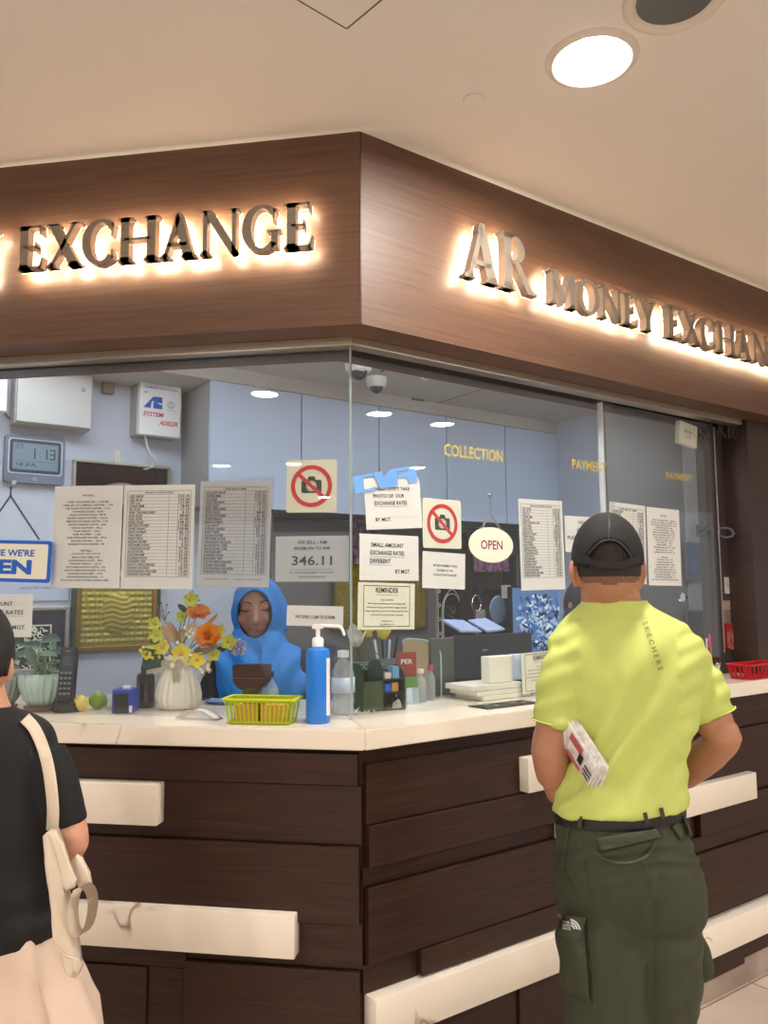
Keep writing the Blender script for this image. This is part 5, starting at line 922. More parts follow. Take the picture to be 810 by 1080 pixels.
t=thing('pen_cup','dark cup of pink and red pens at the right end of the counter','cup',WM('R',Q(750,700,.22).x,.22,ZT)); obj('cup_body',lathe([(.0005,0),(.03,0),(.032,.07),(.029,.07),(.027,.004),(.0005,.004)],28),BLACK,t,smooth=True)
for i,(a_,m_,hh_) in enumerate(((-.5,RP,.16),(-.2,mat('pink_pen',c8(230,70,130),.4),.17),(.15,RP,.13),(.4,BLACK,.14),(.0,WPL,.15))):
    o=obj('pen',tube([(0,0,.006),(a_*.06,0,hh_)],.004,8),m_,None,WM('R',Q(750,700,.22).x+a_*.012,.22+(i-2)*.008,ZT),smooth=True); tag(o,'coloured pen in the dark cup at the right end','pen','pens in the right cup')
q=FR['R'].inverted()@onz(745,704,ZT); o=obj('candy_dish',lathe([(.0005,.003),(.03,.003),(.045,.018),(.047,.018),(.032,0),(.0005,0)],32),PLASTIC,None,WM('R',Q(741,700,.07).x,.07,ZT),smooth=True); tag(o,'shallow clear dish behind the man at the right end','dish')
o=citrus(748,701,5,mat('orange_candy',c8(226,160,50),.4),'small orange ball in the shallow clear dish','orange_ball'); o.matrix_basis=WM('R',Q(745,700,.07).x,.07,ZT+.0035)
# ================================================================== people
SKIN=mat('tan_skin',c8(178,124,96),.5,sss=.12,var=.12,vs=30); SKIN2=mat('light_skin',c8(206,150,122),.5,sss=.12); SKIN3=mat('brown_skin',c8(158,112,94),.5,sss=.1); HAIR=mat('black_hair',c8(24,20,18),.55,bump=1,bs=500)
def proj(p):
    v=MR.transposed()@(p-C0); return CX+FP*v.x/-v.z, CY-FP*v.y/-v.z
class Fig:
    def __init__(s,px,d):
        s.d=d; s.k=d/FP; r=ray(px,625); s.b=V((r.x,r.y,0)).normalized(); s.a=V((s.b.y,-s.b.x,0)); s.base=atd(px,900,d); s.base.z=0
    def pt(s,px,py,dy=0):
        p=atd(px,py,s.d); return p+s.b*dy
    def ring(s,px,py,hw,hd,dy=0,tilt=0,e=2.3,n=36,z=None):
        c=s.pt(px,py,dy); out=[]
        if z is not None: c.z=z
        for j in range(n):
            t=2*PI*j/n; x=math.copysign(abs(math.cos(t))**(2/e),math.cos(t)); y=math.copysign(abs(math.sin(t))**(2/e),math.sin(t))
            out.append(c+s.a*(x*hw*s.k)+s.b*(y*hd)+V((0,0,tilt*x*s.k)))
        return out
    def loft(s,lv,k=3,**q):
        lv=[tuple(l)+(0,)*(6-len(l)) for l in lv]; return rings([s.ring(l[0],l[1],l[2],l[3],l[4],l[5],**q) for l in ipol(lv,k)])
def fold(c,f,a,seed=0,sx=1,sz=.35):
    return a*(noise.noise(V((c.x*f*sx+seed,c.y*f*sx,c.z*f*sz)))+.5*noise.noise(V((c.x*f*2*sx+seed,c.y*f*2*sx,c.z*f*2*sz))))
def person(name,label,fig): return thing(name,label,'person',T(*fig.base))
# ---------------- man in the cap
M_=Fig(655,2.02); P=M_.pt; kk=M_.k
man=person('person','person from behind in a lime T-shirt, black cap and olive cargo trousers at the counter',M_)
hc=P(641,594,.0)
fx=lambda q,z: V((q.x,q.y,z))
LLt,RLt=P(640,1080,0),P(702,1080,.07)
bod=[ell(hc,(.078,.094,.112),M_.a.to_3d().to_track_quat('X','Z').to_matrix() if 0 else MX((M_.a,M_.b,V((0,0,1)))).transposed(),28),
 ell(P(641,614,.045),(.056,.062,.062),MX((M_.a,M_.b,V((0,0,1)))).transposed()),
 M_.loft([(648,668,50,.07,.0),(647,656,40,.065,.005),(646,644,32.5,.062,.012),(644,630,30.5,.062,.015),(642,612,29,.062,.01),(642,600,27,.06,.0)]),
 M_.loft([(655,664,46,.06),(659,690,62,.085),(662,730,66,.095),(662,790,52,.09),(655,850,50,.085),(660,925,48,.08),(662,940,30,.05)]),
 tube(smoothpath([P(601,712),P(590,742),P(583,778),P(581,800,-.005),P(585,825,.03),P(591,846,.06)]),[.038]*4+[.046]*4+[.048]*4+[.044]*4+[.036]*4+[.027],18,True),
 tube(smoothpath([P(718,712),P(738,738),P(757,768,-.01),P(762,779,-.015),P(745,803,.05),P(718,832,.14),P(704,846,.18)]),[.038]*4+[.047]*4+[.042]*4+[.040]*3+[.043]*5+[.037]*4+[.027],18,True),
 tube([fx(LLt,.8),fx(LLt,.52),fx(LLt,.34),fx(LLt,.1)],[.085,.056,.052,.038],18),tube([fx(RLt,.8),fx(RLt,.52),fx(RLt,.34),fx(RLt,.1)],[.08,.056,.052,.038],18),
 tube([hc+M_.b*.088+V((0,0,.015)),hc+M_.b*.112-V((0,0,.02))],[.009,.015],10)]
for sx,px in ((-1,606),(1,676.5)):
    e=P(px,604,-.004); R3=MX((M_.a,M_.b,V((0,0,1)))).transposed()@MX.Rotation(sx*.55,3,'Z')@MX.Rotation(sx*.12,3,'Y'); bod.append(ell(e,(.009,.021,.034),R3,18)); bod.append(ell(e-V((0,0,.026))+M_.a*(-sx*.003),(.008,.013,.013),R3,12))
bod+=hand(P(591,843,.06),V((.25,.1,-1))*1+M_.b*.35,-M_.a,.175,.35,True)
bod+=hand(P(706,845,.18),-M_.a*.9+V((0,0,-.3)),-M_.b+V((0,0,.3)),.175,.4,True)
bm_=fuse(bod,.0048,5); body=obj('body',bm_,SKIN,man,world=True,smooth='all')
for sx in (-1,1): obj('eye',tf(lathe([(.0005,.011),(.008,.008),(.011,0)],14),T(*(hc+M_.b*.082+M_.a*sx*.032+V((0,0,.012))))@M_.b.to_track_quat('Z','Y').to_matrix().to_4x4()),WPL,man,world=True)
obj('mouth',tube([hc+M_.b*.102+M_.a*-.022-V((0,0,.052)),hc+M_.b*.106-V((0,0,.052)),hc+M_.b*.102+M_.a*.022-V((0,0,.052))],.005,6),mat('lip',c8(150,84,76),.5),man,world=True)
# hair under the cap
H3=MX((M_.a,M_.b,V((0,0,1)))).transposed()
def shell(c,r,R3,keep,n=72,th=.004):
    b=ell(c,r,R3,n); bmesh.ops.delete(b,geom=[f for f in b.faces if not keep(f.calc_center_median(),f.normal)],context='FACES'); bmesh.ops.solidify(b,geom=list(b.faces),thickness=th); return b
def hk(c,n):
    x,y=proj(c); back=(c-hc).dot(M_.b)<.02; lim=608
    return (y<lim and back) or (y<585)
hb=shell(hc,(.0805,.0965,.1145),H3,hk,120); obj('hair',hb,mat('clipped_black_hair',c8(46,36,30),.7,bump=1,bs=700,var=.5,vs=160),man,world=True)
def hkf(c,n):
    x,y=proj(c); return (c-hc).dot(M_.b)<.02 and 600<y<616-((x-642)/36)**2*4
obj('hair_fade',shell(hc,(.0788,.0948,.1128),H3,hkf,120,.002),mat('shaved_nape',c8(128,92,72),.7,var=.35,vs=200),man,world=True)
CAPM=mat('black_mesh_cap',c8(15,15,16),.75,bump=1.2,bs=420); cc=P(640.5,590,.004); CR=(.0885,.104,.1185)
def ck(c,n):
    x,y=proj(c); near=(c-cc).dot(M_.b)<0
    rim=cc.z-.0+.012*((c-cc).dot(M_.b)/.1)-(.006 if near else 0)
    if c.z<rim-.004: return False
    if near and ((x-642.5)/24.5)**2+((y-593)/24.5)**2<1: return False
    return True
cb_=shell(cc,CR,H3,ck,110); cap=obj('cap',cb_,CAPM,man,world=True,smooth='all')
fb=bmesh.new(); full=ell(cc,(CR[0]+.001,CR[1]+.001,CR[2]+.001),H3,60); tm=bpy.data.meshes.new('t'); full.to_mesh(tm); fv=bvh(tm)
obj('cap_strap',ribbon(fv,[(608,588),(618,591),(630,594.5),(643,596),(656,595.5),(668,592),(675,590)],7.5,.001,.003),mat('black_webbing',c8(26,26,27),.6),cap,world=True)
obj('opening_trim',ribbon(fv,[(618.5,593),(620,586),(626,577.5),(634,571),(642.5,569),(652,571),(660,578),(665.5,586),(667,593)],2.2,.0015,.0025,nu=2),mat('black_webbing',c8(26,26,27),.6),cap,world=True)
obj('cap_seam',ribbon(fv,[(642,568),(642.5,556),(642.5,545),(642,541.5)],1.3,.0008,.001,nu=2),mat('cap_seam_grey',c8(26,26,27),.6),cap,world=True)
ro=[]; ri=[]
for i in range(25):
    t=PI*i/24; ro.append(cc+M_.a*math.cos(t)*.083+M_.b*(.04+math.sin(t)*.135)+V((0,0,.004-.02*math.sin(t)))); ri.append(cc+M_.a*math.cos(t)*.08+M_.b*(.03+math.sin(t)*.068)+V((0,0,.006)))
b=bmesh.new(); A=[b.verts.new(v) for v in ro]; B=[b.verts.new(v) for v in ri]
for i in range(24): b.faces.new((A[i],A[i+1],B[i+1],B[i]))
bmesh.ops.solidify(b,geom=list(b.faces),thickness=.003); obj('cap_visor',b,CAPM,cap,world=True)
# shirt
SH=mat('lime_jersey',c8(192,203,108),.75,bump=.15,bs=900)
tors=M_.loft([(647.5,635,35,.066,.016),(648,641,40,.071,.014),(651,650,53,.078,.01),(655,663,69,.092,.004),(658,684,80,.108,0),(661,712,79,.118,0),(664,745,69,.12,0),(663,780,61,.118,0),(658,810,62,.12,0),(653,836,66.5,.128,0,4),(652,846,68,.131,0,6),(652,852,68.5,.132,0,6)])
slL=tube([P(600,688),P(594,715),P(589,742),P(586.5,764)],[.052,.062,.060,.0585],24,False)
slR=tube([P(722,690),P(733,715),P(743,738),P(750,755,-.004)],[.052,.062,.062,.0605],24,False)
shm=fuse([tors,slL,slR],.0062,6)
def shirtfold(c):
    x,y=proj(c); f=0
    # diagonal pulls from the right shoulder blade towards the left waist
    u=(x-640)*.78+(y-740)*.62; w_=(x-640)*-.62+(y-740)*.78
    ph=noise.noise(V((x*.012,y*.012,3)))*3
    A=.006*math.exp(-((y-800)/70)**2); f+=A*math.sin(u*.16+ph*1.5)
    f+=.0042*math.exp(-((y-700)/45)**2)*math.sin(((x-655)*.5+(y-700)*.35)*.2+ph)
    f+=.005*noise.noise(V((x*.03,y*.018,1)))+.002*noise.noise(V((x*.07,y*.04,7)))
    if y>820: f+=.0012*math.sin(x*.2+ph*2)*min(1,(y-820)/30)
    if x<612 or x>715: f+=.0025*math.sin(y*.28+x*.12+ph)
    if y<652: f*=.2
    return f
displace(shm,shirtfold)
shirt=obj('t_shirt',shm,SH,man,world=True,smooth='all'); wv=BVHTree.FromPolygons([_wm(shirt)@v.co for v in shm.vertices],[list(p.vertices) for p in shm.polygons])
obj('collar_band',rings([M_.ring(647.5,y_,w_,h_,.016,n=40) for y_,w_,h_ in ((641,37.5,.0705),(636,34.5,.067),(633.5,33.8,.0655),(634,33,.064),(640,35,.067))],False),SH,shirt,world=True,smooth='all')
def around(pa,pb,r,m,par,name='sleeve_hem',rr=.0022):
    d=(pb-pa).normalized(); u=d.cross(V((0,1,0))).normalized(); v=d.cross(u); pts=[pb+u*math.cos(t)*r+v*math.sin(t)*r for t in [2*PI*i/28 for i in range(29)]]; return obj(name,tube(pts,rr,6,False),m,par,world=True,smooth='all')
around(P(589,742),P(586.7,762),.0585,SH,shirt); around(P(743,738),P(749.3,753.5,-.004),.0605,SH,shirt)
def lay(bv,b,x0,y0,ux,uy,off,par,m,name,vx=None,vy=None):     # writing pressed onto cloth: along (ux,uy), up (vx,vy)
    vx=uy if vx is None else vx; vy=-ux if vy is None else vy
    for v in b.verts:
        x=x0+v.co.x*ux+v.co.z*vx; y=y0+v.co.x*uy+v.co.z*vy; r=ray(x,y); h=bv.ray_cast(C0,r); v.co=(h[0]-r*off) if h[0] else C0+r*2
    return obj(name,b,m,par,world=True)
tx=text('SKECHERS',54,5.4,bold=.01,spc=1.6); L_=math.hypot(17,50); lay(wv,tx,688.5,681,17/L_,50/L_,.006,shirt,mat('grey_shirt_print',c8(104,112,62),.6),'back_lettering',50/L_,-17/L_)
# trousers
TR_=mat('olive_twill',c8(57,61,43),.8,bump=.3,bs=800,var=.12,vs=12)
hips=M_.loft([(652,846,63,.116,0,6),(653,862,63.5,.12,0,4),(656,885,66,.13,-.003,2),(661,915,73,.134,-.005),(663,940,75,.122,-.003),(664,960,73,.106,0),(664,985,64,.08,.02)],z=None)
def leg(pxs,zend,wid):
    c=[P(*q) for q in pxs]; e=fx(c[-1],zend); return tube(smoothpath(c+[e],4),[wid[0]]*4+[wid[1]]*4+[wid[2]]*4+[wid[3]],28,False)
lg1=tube(smoothpath([P(634,915,-.0),P(636,985,-.005),P(641,1050,0),fx(LLt,.5),fx(LLt,.40)],4),[.09]*4+[.112]*4+[.106]*4+[.1]*4+[.104],28,False)
lg2=tube(smoothpath([P(692,915,.0),P(694,985,-.005),P(695,1050,.03),fx(P(697,1080,.07),.5),fx(P(697,1080,.07),.40)],4),[.085]*4+[.104]*4+[.094]*4+[.084]*4+[.09],28,False)
trm=fuse([hips,lg1,lg2],.0065,14)
def trf(c):
    x,y=proj(c); ph=noise.noise(V((x*.02,y*.008,5)))*3
    f=.005*noise.noise(V((x*.045,y*.014,2)))+.0025*noise.noise(V((x*.1,y*.04,8)))
    f+=.0035*math.exp(-((y-905)/22)**2)*math.sin(y*.35+x*.05+ph)+.003*math.exp(-((y-1020)/50)**2)*math.sin(x*.12+y*.09+ph)
    f-=.006*math.exp(-((x-(690-(y-960)*.04))/4)**2)*(1 if y>950 else 0)
    return f
displace(trm,trf); tro=obj('cargo_trousers',trm,TR_,man,world=True,smooth='all'); tv=BVHTree.FromPolygons([_wm(tro)@v.co for v in trm.vertices],[list(p.vertices) for p in trm.polygons])
blt=M_.loft([(652.5,845,63,.120,0,6),(653,850,64.5,.1235,0,6),(653,858,65,.125,0,5),(653,862,64.5,.123,0,5)],2); obj('belt',blt,mat('black_belt',c8(26,25,26),.5),man,world=True,smooth=True)
bb=ell(V((0,0,0)),(.001,.001,.001)); bb.free()
bel=M_.loft([(652.5,835,66,.1295,0,6),(653,868,66.5,.131,0,4)],2); tm=bpy.data.meshes.new('t'); bel.to_mesh(tm); bv2=bvh(tm)
for a in ((612,861,611,874),(680,857,683,870),(697,852,700,864),(641,852,641,874)):
    if a[0]!=641: obj('belt_loop',ribbon(bv2,[(a[0],a[1]),((a[0]+a[2])/2,(a[1]+a[3])/2),(a[2],a[3])],4.5,.001,.003),TR_,tro,world=True)
TRD=mat('olive_twill_flap',c8(63,68,49),.8,bump=.3,bs=800)
obj('pocket_flap',patch(tv,(628,884),(692,874),(698,883),(634,898),.004,.006,14,6,.004),TRD,tro,world=True,smooth='all')
obj('pocket_edge',ribbon(tv,[(628,899),(640,907),(660,910),(680,904),(692,889)],3,.003,.004,nu=2),TRD,tro,world=True)
obj('pocket_button',ell(P(662,891,0)*0+(lambda h:h[0]-ray(662,887)*.011)(tv.ray_cast(C0,ray(662,887))),(.004,.004,.004)),DARK,tro,world=True)
obj('pocket_flap',patch(tv,(709,872),(723,860),(731,881),(718,886),.004,.006,8,6,.003),TRD,tro,world=True,smooth='all')
obj('cargo_pocket',patch(tv,(589,972),(616,978),(622,1058),(596,1046),.010,.012,10,14,.008),TR_,tro,world=True,smooth='all')
obj('cargo_flap',patch(tv,(588,964),(618,968),(612,994),(589,986),.020,.006,10,6,.002),TRD,tro,world=True,smooth='all')
obj('side_pocket_welt',ribbon(tv,[(600,872),(595,900),(594,920),(604,938)],2.2,.002,.003,nu=2),TRD,tro,world=True)
obj('yoke_seam',ribbon(tv,[(613,878),(640,884),(668,880),(700,868),(714,858)],1.6,.0008,.0015,nu=2),TRD,tro,world=True); obj('centre_seam',ribbon(tv,[(668,880),(680,910),(688,940),(690,965)],1.6,.0008,.0015,nu=2),TRD,tro,world=True)
obj('side_seam',ribbon(tv,[(610,880),(617,930),(622,980),(626,1040),(627,1075)],1.8,.0008,.0015,nu=2),TRD,tro,world=True)
obj('bellows_pocket',fuse([tube(smoothpath([P(728,985,.06),P(737,1010,.07),P(741,1036,.08)]),[.012,.014,.02,.024,.028,.032,.033,.034,.035],16,True)],.006,2),TR_,tro,world=True,smooth='all')
# logo on the flap: three nested quarter arcs and two short lines of lettering
lg=[]
for i in range(3):
    r0,r1=2.2+i*3.1,4.3+i*3.1; a0=0; b=bmesh.new(); A=[b.verts.new((-5+r0*math.cos(t),0,-3+r0*math.sin(t))) for t in [PI/2*j/8 for j in range(9)]]; B=[b.verts.new((-5+r1*math.cos(t),0,-3+r1*math.sin(t))) for t in [PI/2*j/8 for j in range(9)]]
    for j in range(8): b.faces.new((A[j],B[j],B[j+1],A[j+1]))
    lg.append(b)
tl_=[tf(text(s_,9,2.6,bold=.03),T(-10.5,0,3.2-i*3.4)) for i,s_ in enumerate(('THE','NORTH','FACE'))]
BVf=BVHTree.FromPolygons([v.co.copy() for v in trm.vertices],[list(p.vertices) for p in trm.polygons])
lay(tv,join(*lg,*tl_),607,977,.94,.12,.029,tro,mat('white_print',c8(220,220,220),.5),'flap_emblem',-.1,-.98)
obj('dust_smudge',patch(tv,(655,980),(676,978),(676,1006),(652,1008),.0006,.0004,8,8),mat('faint_dust',c8(78,80,66),.9),tro,world=True,smooth='all') if 0 else None
for q,l in ((LLt,1),(RLt,2)):
    obj('shoe',fuse([ell(fx(q,.05)+M_.b*.06,(.048,.135,.045),H3),ell(fx(q,.07),(.045,.06,.06),H3)],.008,3),BLACK,man,world=True,smooth='all')
# newspaper under the arm
nq=P(622,798,-.148); np_=thing('rolled_newspaper','folded newspaper with pink and black print tucked under the lime-shirted arm','newspaper',T(*nq)); NEWS=ramp_mat('newsprint',[(.35,c8(196,190,188)),(.5,c8(222,216,212)),(.7,c8(232,228,224))],(1,1,1),60,.7)
A0,A1=P(607,774,-.06),P(634,806,-.155); ax=(A1-A0).normalized(); up_=V((0,0,1))-ax*ax.z; up_.normalize(); sd=ax.cross(up_)
for i in range(4):
    th=.0075; o_=sd*(i-1.5)*th*1.12; hgt=(.034,.037,.036,.033)[i]; n_=14
    rs=[]
    for c_ in (A0-ax*.05,A0,A0.lerp(A1,.5),A1-ax*(.003*i)):
        rs.append([c_+o_+up_*(math.cos(t)*hgt)+sd*(math.sin(t)*th*.55) for t in [2*PI*j/n_ for j in range(n_)]])
    obj('newspaper_fold',rings(rs),NEWS,np_,world=True,smooth=True)
tmn=bpy.data.meshes.new('t'); bx=rings([[c_-sd*(.0165)*s__+up_*h_ for s__,h_ in ((1,.034),(-1,.034),(-1,-.034),(1,-.034))] for c_ in (A0-ax*.05,A1)]); bx.to_mesh(tmn); nv=bvh(tmn)
if sd.dot(C0-nq)<0: sd2=-sd
else: sd2=sd
def npatch(u0,u1,h0,h1,m,name):
    b=bmesh.new(); f_=sd2*.0195; vs=[b.verts.new(A0.lerp(A1,u)+up_*h_+f_) for u,h_ in ((u0,h0),(u1,h0),(u1,h1),(u0,h1))]; b.faces.new(vs); bmesh.ops.solidify(b,geom=list(b.faces),thickness=.0006); return obj(name,b,m,np_,world=True)
PKN=mat('news_pink',c8(222,120,130),.7)
npatch(.05,.5,.008,.026,PKN,'pink_print'); npatch(.1,.62,-.028,-.02,PKN,'pink_print'); npatch(.45,.6,-.012,.012,mat('news_black',c8(60,56,60),.7),'black_print'); npatch(.68,.95,.0,.004,mat('news_black',c8(60,56,60),.7),'black_print'); npatch(.68,.95,-.01,-.006,mat('news_black',c8(60,56,60),.7),'black_print'); npatch(.7,.92,-.02,-.016,mat('news_black',c8(60,56,60),.7),'black_print')
# ---------------- woman in black at the left edge
W_=Fig(-8,1.72); Pw=W_.pt; wom=person('person','person in a black T-shirt and cream skirt, cut by the left edge of the photo',W_); W3=MX((W_.a,W_.b,V((0,0,1)))).transposed()
hw_=Pw(-27,690); s=W_.k
def fz(px,py,dy,z): return fx(Pw(px,py,dy),z)
bod=[ell(hw_,(.073,.09,.108),W3,28),ell(Pw(-27,708,.04),(.05,.058,.06),W3),W_.loft([(-12,770,40,.06),(-14,756,30,.052),(-18,742,25,.048),(-22,725,24,.048),(-24,705,23,.046)]),
 W_.loft([(-8,768,36,.05),(-10,795,46,.07),(-12,860,54,.085),(-12,950,56,.09),(-9,1040,60,.1)]),ell(Pw(8.5,704,0),(.008,.018,.030),W3@MX.Rotation(.6,3,'Z'),16),ell(Pw(-62,704,0),(.008,.018,.030),W3@MX.Rotation(-.6,3,'Z'),16),
 tube(smoothpath([Pw(44,808),Pw(60,836),Pw(74,872),Pw(75,893,0),Pw(66,905,.09),Pw(55,900,.2)]),[.028]*4+[.034]*4+[.033]*4+[.031]*4+[.028]*4+[.021],16,True),tube(smoothpath([Pw(-68,808),Pw(-84,836),Pw(-98,872),Pw(-99,893,0),Pw(-88,900,.1),Pw(-70,880,.2)]),[.036]*8+[.033]*4+[.031]*4+[.028]*4+[.021],16,True),
 tube([hw_+W_.b*.085,hw_+W_.b*.108-V((0,0,.02))],[.008,.013],10)]
bod+=hand(Pw(55,900,.2),W_.b+V((0,0,.1)),V((0,0,1)),.165,.35,False)+hand(Pw(-70,880,.2),W_.b+V((0,0,.1)),V((0,0,1)),.165,.35,True)
for x in (-32,20): bod.append(tube([fz(x,1080,0,.7),fz(x,1080,0,.45),fz(x,1080,0,.32),fz(x,1080,0,.07)],[.07,.05,.048,.034],16))
obj('body',fuse(bod,.0048,5),SKIN2,wom,world=True,smooth='all')
for sx in (-1,1): obj('eye',tf(lathe([(.0005,.011),(.008,.008),(.011,0)],14),T(*(hw_+W_.b*.079+W_.a*sx*.03+V((0,0,.012))))@W_.b.to_track_quat('Z','Y').to_matrix().to_4x4()),WPL,wom,world=True)
obj('mouth',tube([hw_+W_.b*.094+W_.a*-.02-V((0,0,.05)),hw_+W_.b*.099-V((0,0,.05)),hw_+W_.b*.094+W_.a*.02-V((0,0,.05))],.005,6),mat('lip',c8(150,84,76),.5),wom,world=True)
def hk2(c,n):
    x,y=proj(c); return (c-hw_).dot(W_.b)<.03 and y<712+math.sin(x)*1.5 or y<665
obj('hair',shell(hw_,(.079,.097,.116),W3,hk2,60),HAIR,wom,world=True,smooth='all')
BT=mat('black_jersey',c8(14,14,16),.8,bump=.15,bs=900)
ts=W_.loft([(-14,744,24,.052,.005),(-13,750,31,.06,.004),(-12,758,47,.07),(-11,772,61,.082),(-11,800,67,.094),(-12,850,65,.1),(-12,910,66,.1),(-11,960,67,.108),(-10,992,68,.114,0,3)])
wsh=fuse([ts,tube([Pw(48,792),Pw(57,820),Pw(67,848),Pw(73.5,871)],[.042,.044,.041,.0385],22,False),tube([Pw(-70,792),Pw(-80,820),Pw(-90,848),Pw(-97,871)],[.042,.044,.041,.0385],22,False)],.0062,6)
displace(wsh,lambda c:.004*noise.noise(V((proj(c)[0]*.03,proj(c)[1]*.02,4)))+(.004*math.sin(proj(c)[1]*.16+proj(c)[0]*.05)*max(0,min(1,(proj(c)[1]-920)/50))))
wst=obj('t_shirt',wsh,BT,wom,world=True,smooth='all'); wvv=BVHTree.FromPolygons([_wm(wst)@v.co for v in wsh.vertices],[list(p.vertices) for p in wsh.polygons])
sk=rings([W_.ring(*l,n=72) for l in ipol([(-10,978,64,.108,0,0),(-9,1000,69,.115,0,0),(-6,1035,82,.135,0,0),(-3,1080,96,.155,0,0)],4)]+[W_.ring(-2,1080,104,.17,0,0,n=72,z=z_) for z_ in (.5,.38,.26)])
me=bpy.data.meshes.new('skirt'); bmesh.ops.subdivide_edges(sk,edges=list(sk.edges),cuts=1); sk.to_mesh(me); me.update()
def skf(c):
    x,y=proj(c); an=math.atan2((c-W_.base).dot(W_.b),(c-W_.base).dot(W_.a)); g_=max(0,min(1,(1.0-c.z)/.4)); return g_*(.009*math.sin(an*11+noise.noise(V((an*2,c.z*3,0)))*2.5))+.003*noise.noise(V((x*.05,y*.05,2)))
displace(me,skf); obj('skirt',me,mat('cream_linen',c8(222,196,176),.85,bump=.5,bs=500,var=.08,vs=8),wom,world=True,smooth='all')
for x in (-32,20): obj('shoe',fuse([ell(fz(x,1080,.05,.035),(.038,.11,.032),W3),ell(fz(x,1080,0,.05),(.034,.05,.045),W3)],.008,3),BLACK,wom,world=True,smooth='all')
# tote bag
TT=mat('cream_canvas',c8(226,208,186),.85,bump=.6,bs=600,var=.08,vs=10); tb=thing('tote_bag','cream canvas tote bag hanging from the shoulder of the woman in black','bag',T(*Pw(60,1000,-.1)))
obj('shoulder_strap',ribbon(wvv,[(26,757),(36,768),(44,785),(50,805),(54,830),(56,855),(55,876)],[13,13],.004,.003,nu=4),TT,tb,world=True,smooth='all')
def cloth(pts,d0,th,name,bulge=.012,par=None,seed=0,cut=3):       # a hanging cloth piece with thickness, round-edged
    fr=[atd(x,y,d0) for x,y in pts]; b=bmesh.new(); c_=sum(fr,V())/len(fr); vs=[b.verts.new(v) for v in fr]; b.faces.new(vs); bmesh.ops.triangulate(b,faces=list(b.faces)); bmesh.ops.subdivide_edges(b,edges=list(b.edges),cuts=cut,use_grid_fill=True); bmesh.ops.recalc_face_normals(b,faces=b.faces)
    bd=set(v for e in b.edges if e.is_boundary for v in e.verts); bmesh.ops.smooth_vert(b,verts=[v for v in b.verts if v not in bd],factor=.5,use_axis_x=True,use_axis_y=True,use_axis_z=True)
    r0=ray(*pts[0])
    for v in b.verts:
        x,y=proj(v.co); v.co-=FW*( (0 if v in bd else bulge)+.004*noise.noise(V((x*.08+seed,y*.06,1))))
    ex=bmesh.ops.extrude_face_region(b,geom=list(b.faces)); bmesh.ops.translate(b,vec=FW*th,verts=[v for v in ex['geom'] if isinstance(v,bmesh.types.BMVert)]); bmesh.ops.recalc_face_normals(b,faces=b.faces)
    return obj(name,b,TT,par or tb,world=True,smooth='all')
cloth([(45,882),(50,877),(58,876),(66,900),(68,935),(74,965),(80,1000),(83,1024),(80,1031),(75,1031),(66,1012),(60,1000),(54,960),(48,920)],W_.d-.085,.022,'bag_body',.014)
cloth([(50,880),(58,876),(66,890),(73,911),(80,928),(78,937),(70,940),(66,934),(60,905)],W_.d-.10,.008,'bag_fold',.004,seed=3)
cloth([(72,912),(80,902),(86,905),(94,921),(96,933),(90,936),(83,936),(77,925)],W_.d-.075,.008,'bag_opening',.006,seed=5)
obj('bag_base_seam',tube([atd(x,y,W_.d-.104) for x,y in ((60,998),(68,1008),(82,1012))],.0015,5),TT,tb,world=True)
hp=[atd(x,y,W_.d-.10+dz_) for x,y,dz_ in ((83,936,.0),(78,950,0),(77,968,.0),(80,982,.004),(87,985,.012),(94,975,.02),(98,955,.024),(96,940,.02),(90,933,.012))]
def band(path,w,name,par,m,nrm=None,th=.0025):
    PP=smoothpath(path,4); b=bmesh.new(); F=[]
    for i,q in enumerate(PP):
        sd_=(FW*.9+RT*.35).normalized()*w/2; F.append((b.verts.new(q-sd_),b.verts.new(q+sd_)))
    for a_,c_ in zip(F,F[1:]): b.faces.new((a_[0],a_[1],c_[1],c_[0]))
    bmesh.ops.solidify(b,geom=list(b.faces),thickness=th); return obj(name,b,m,par,world=True,smooth='all')
band(hp,.03,'bag_handle',tb,TT)
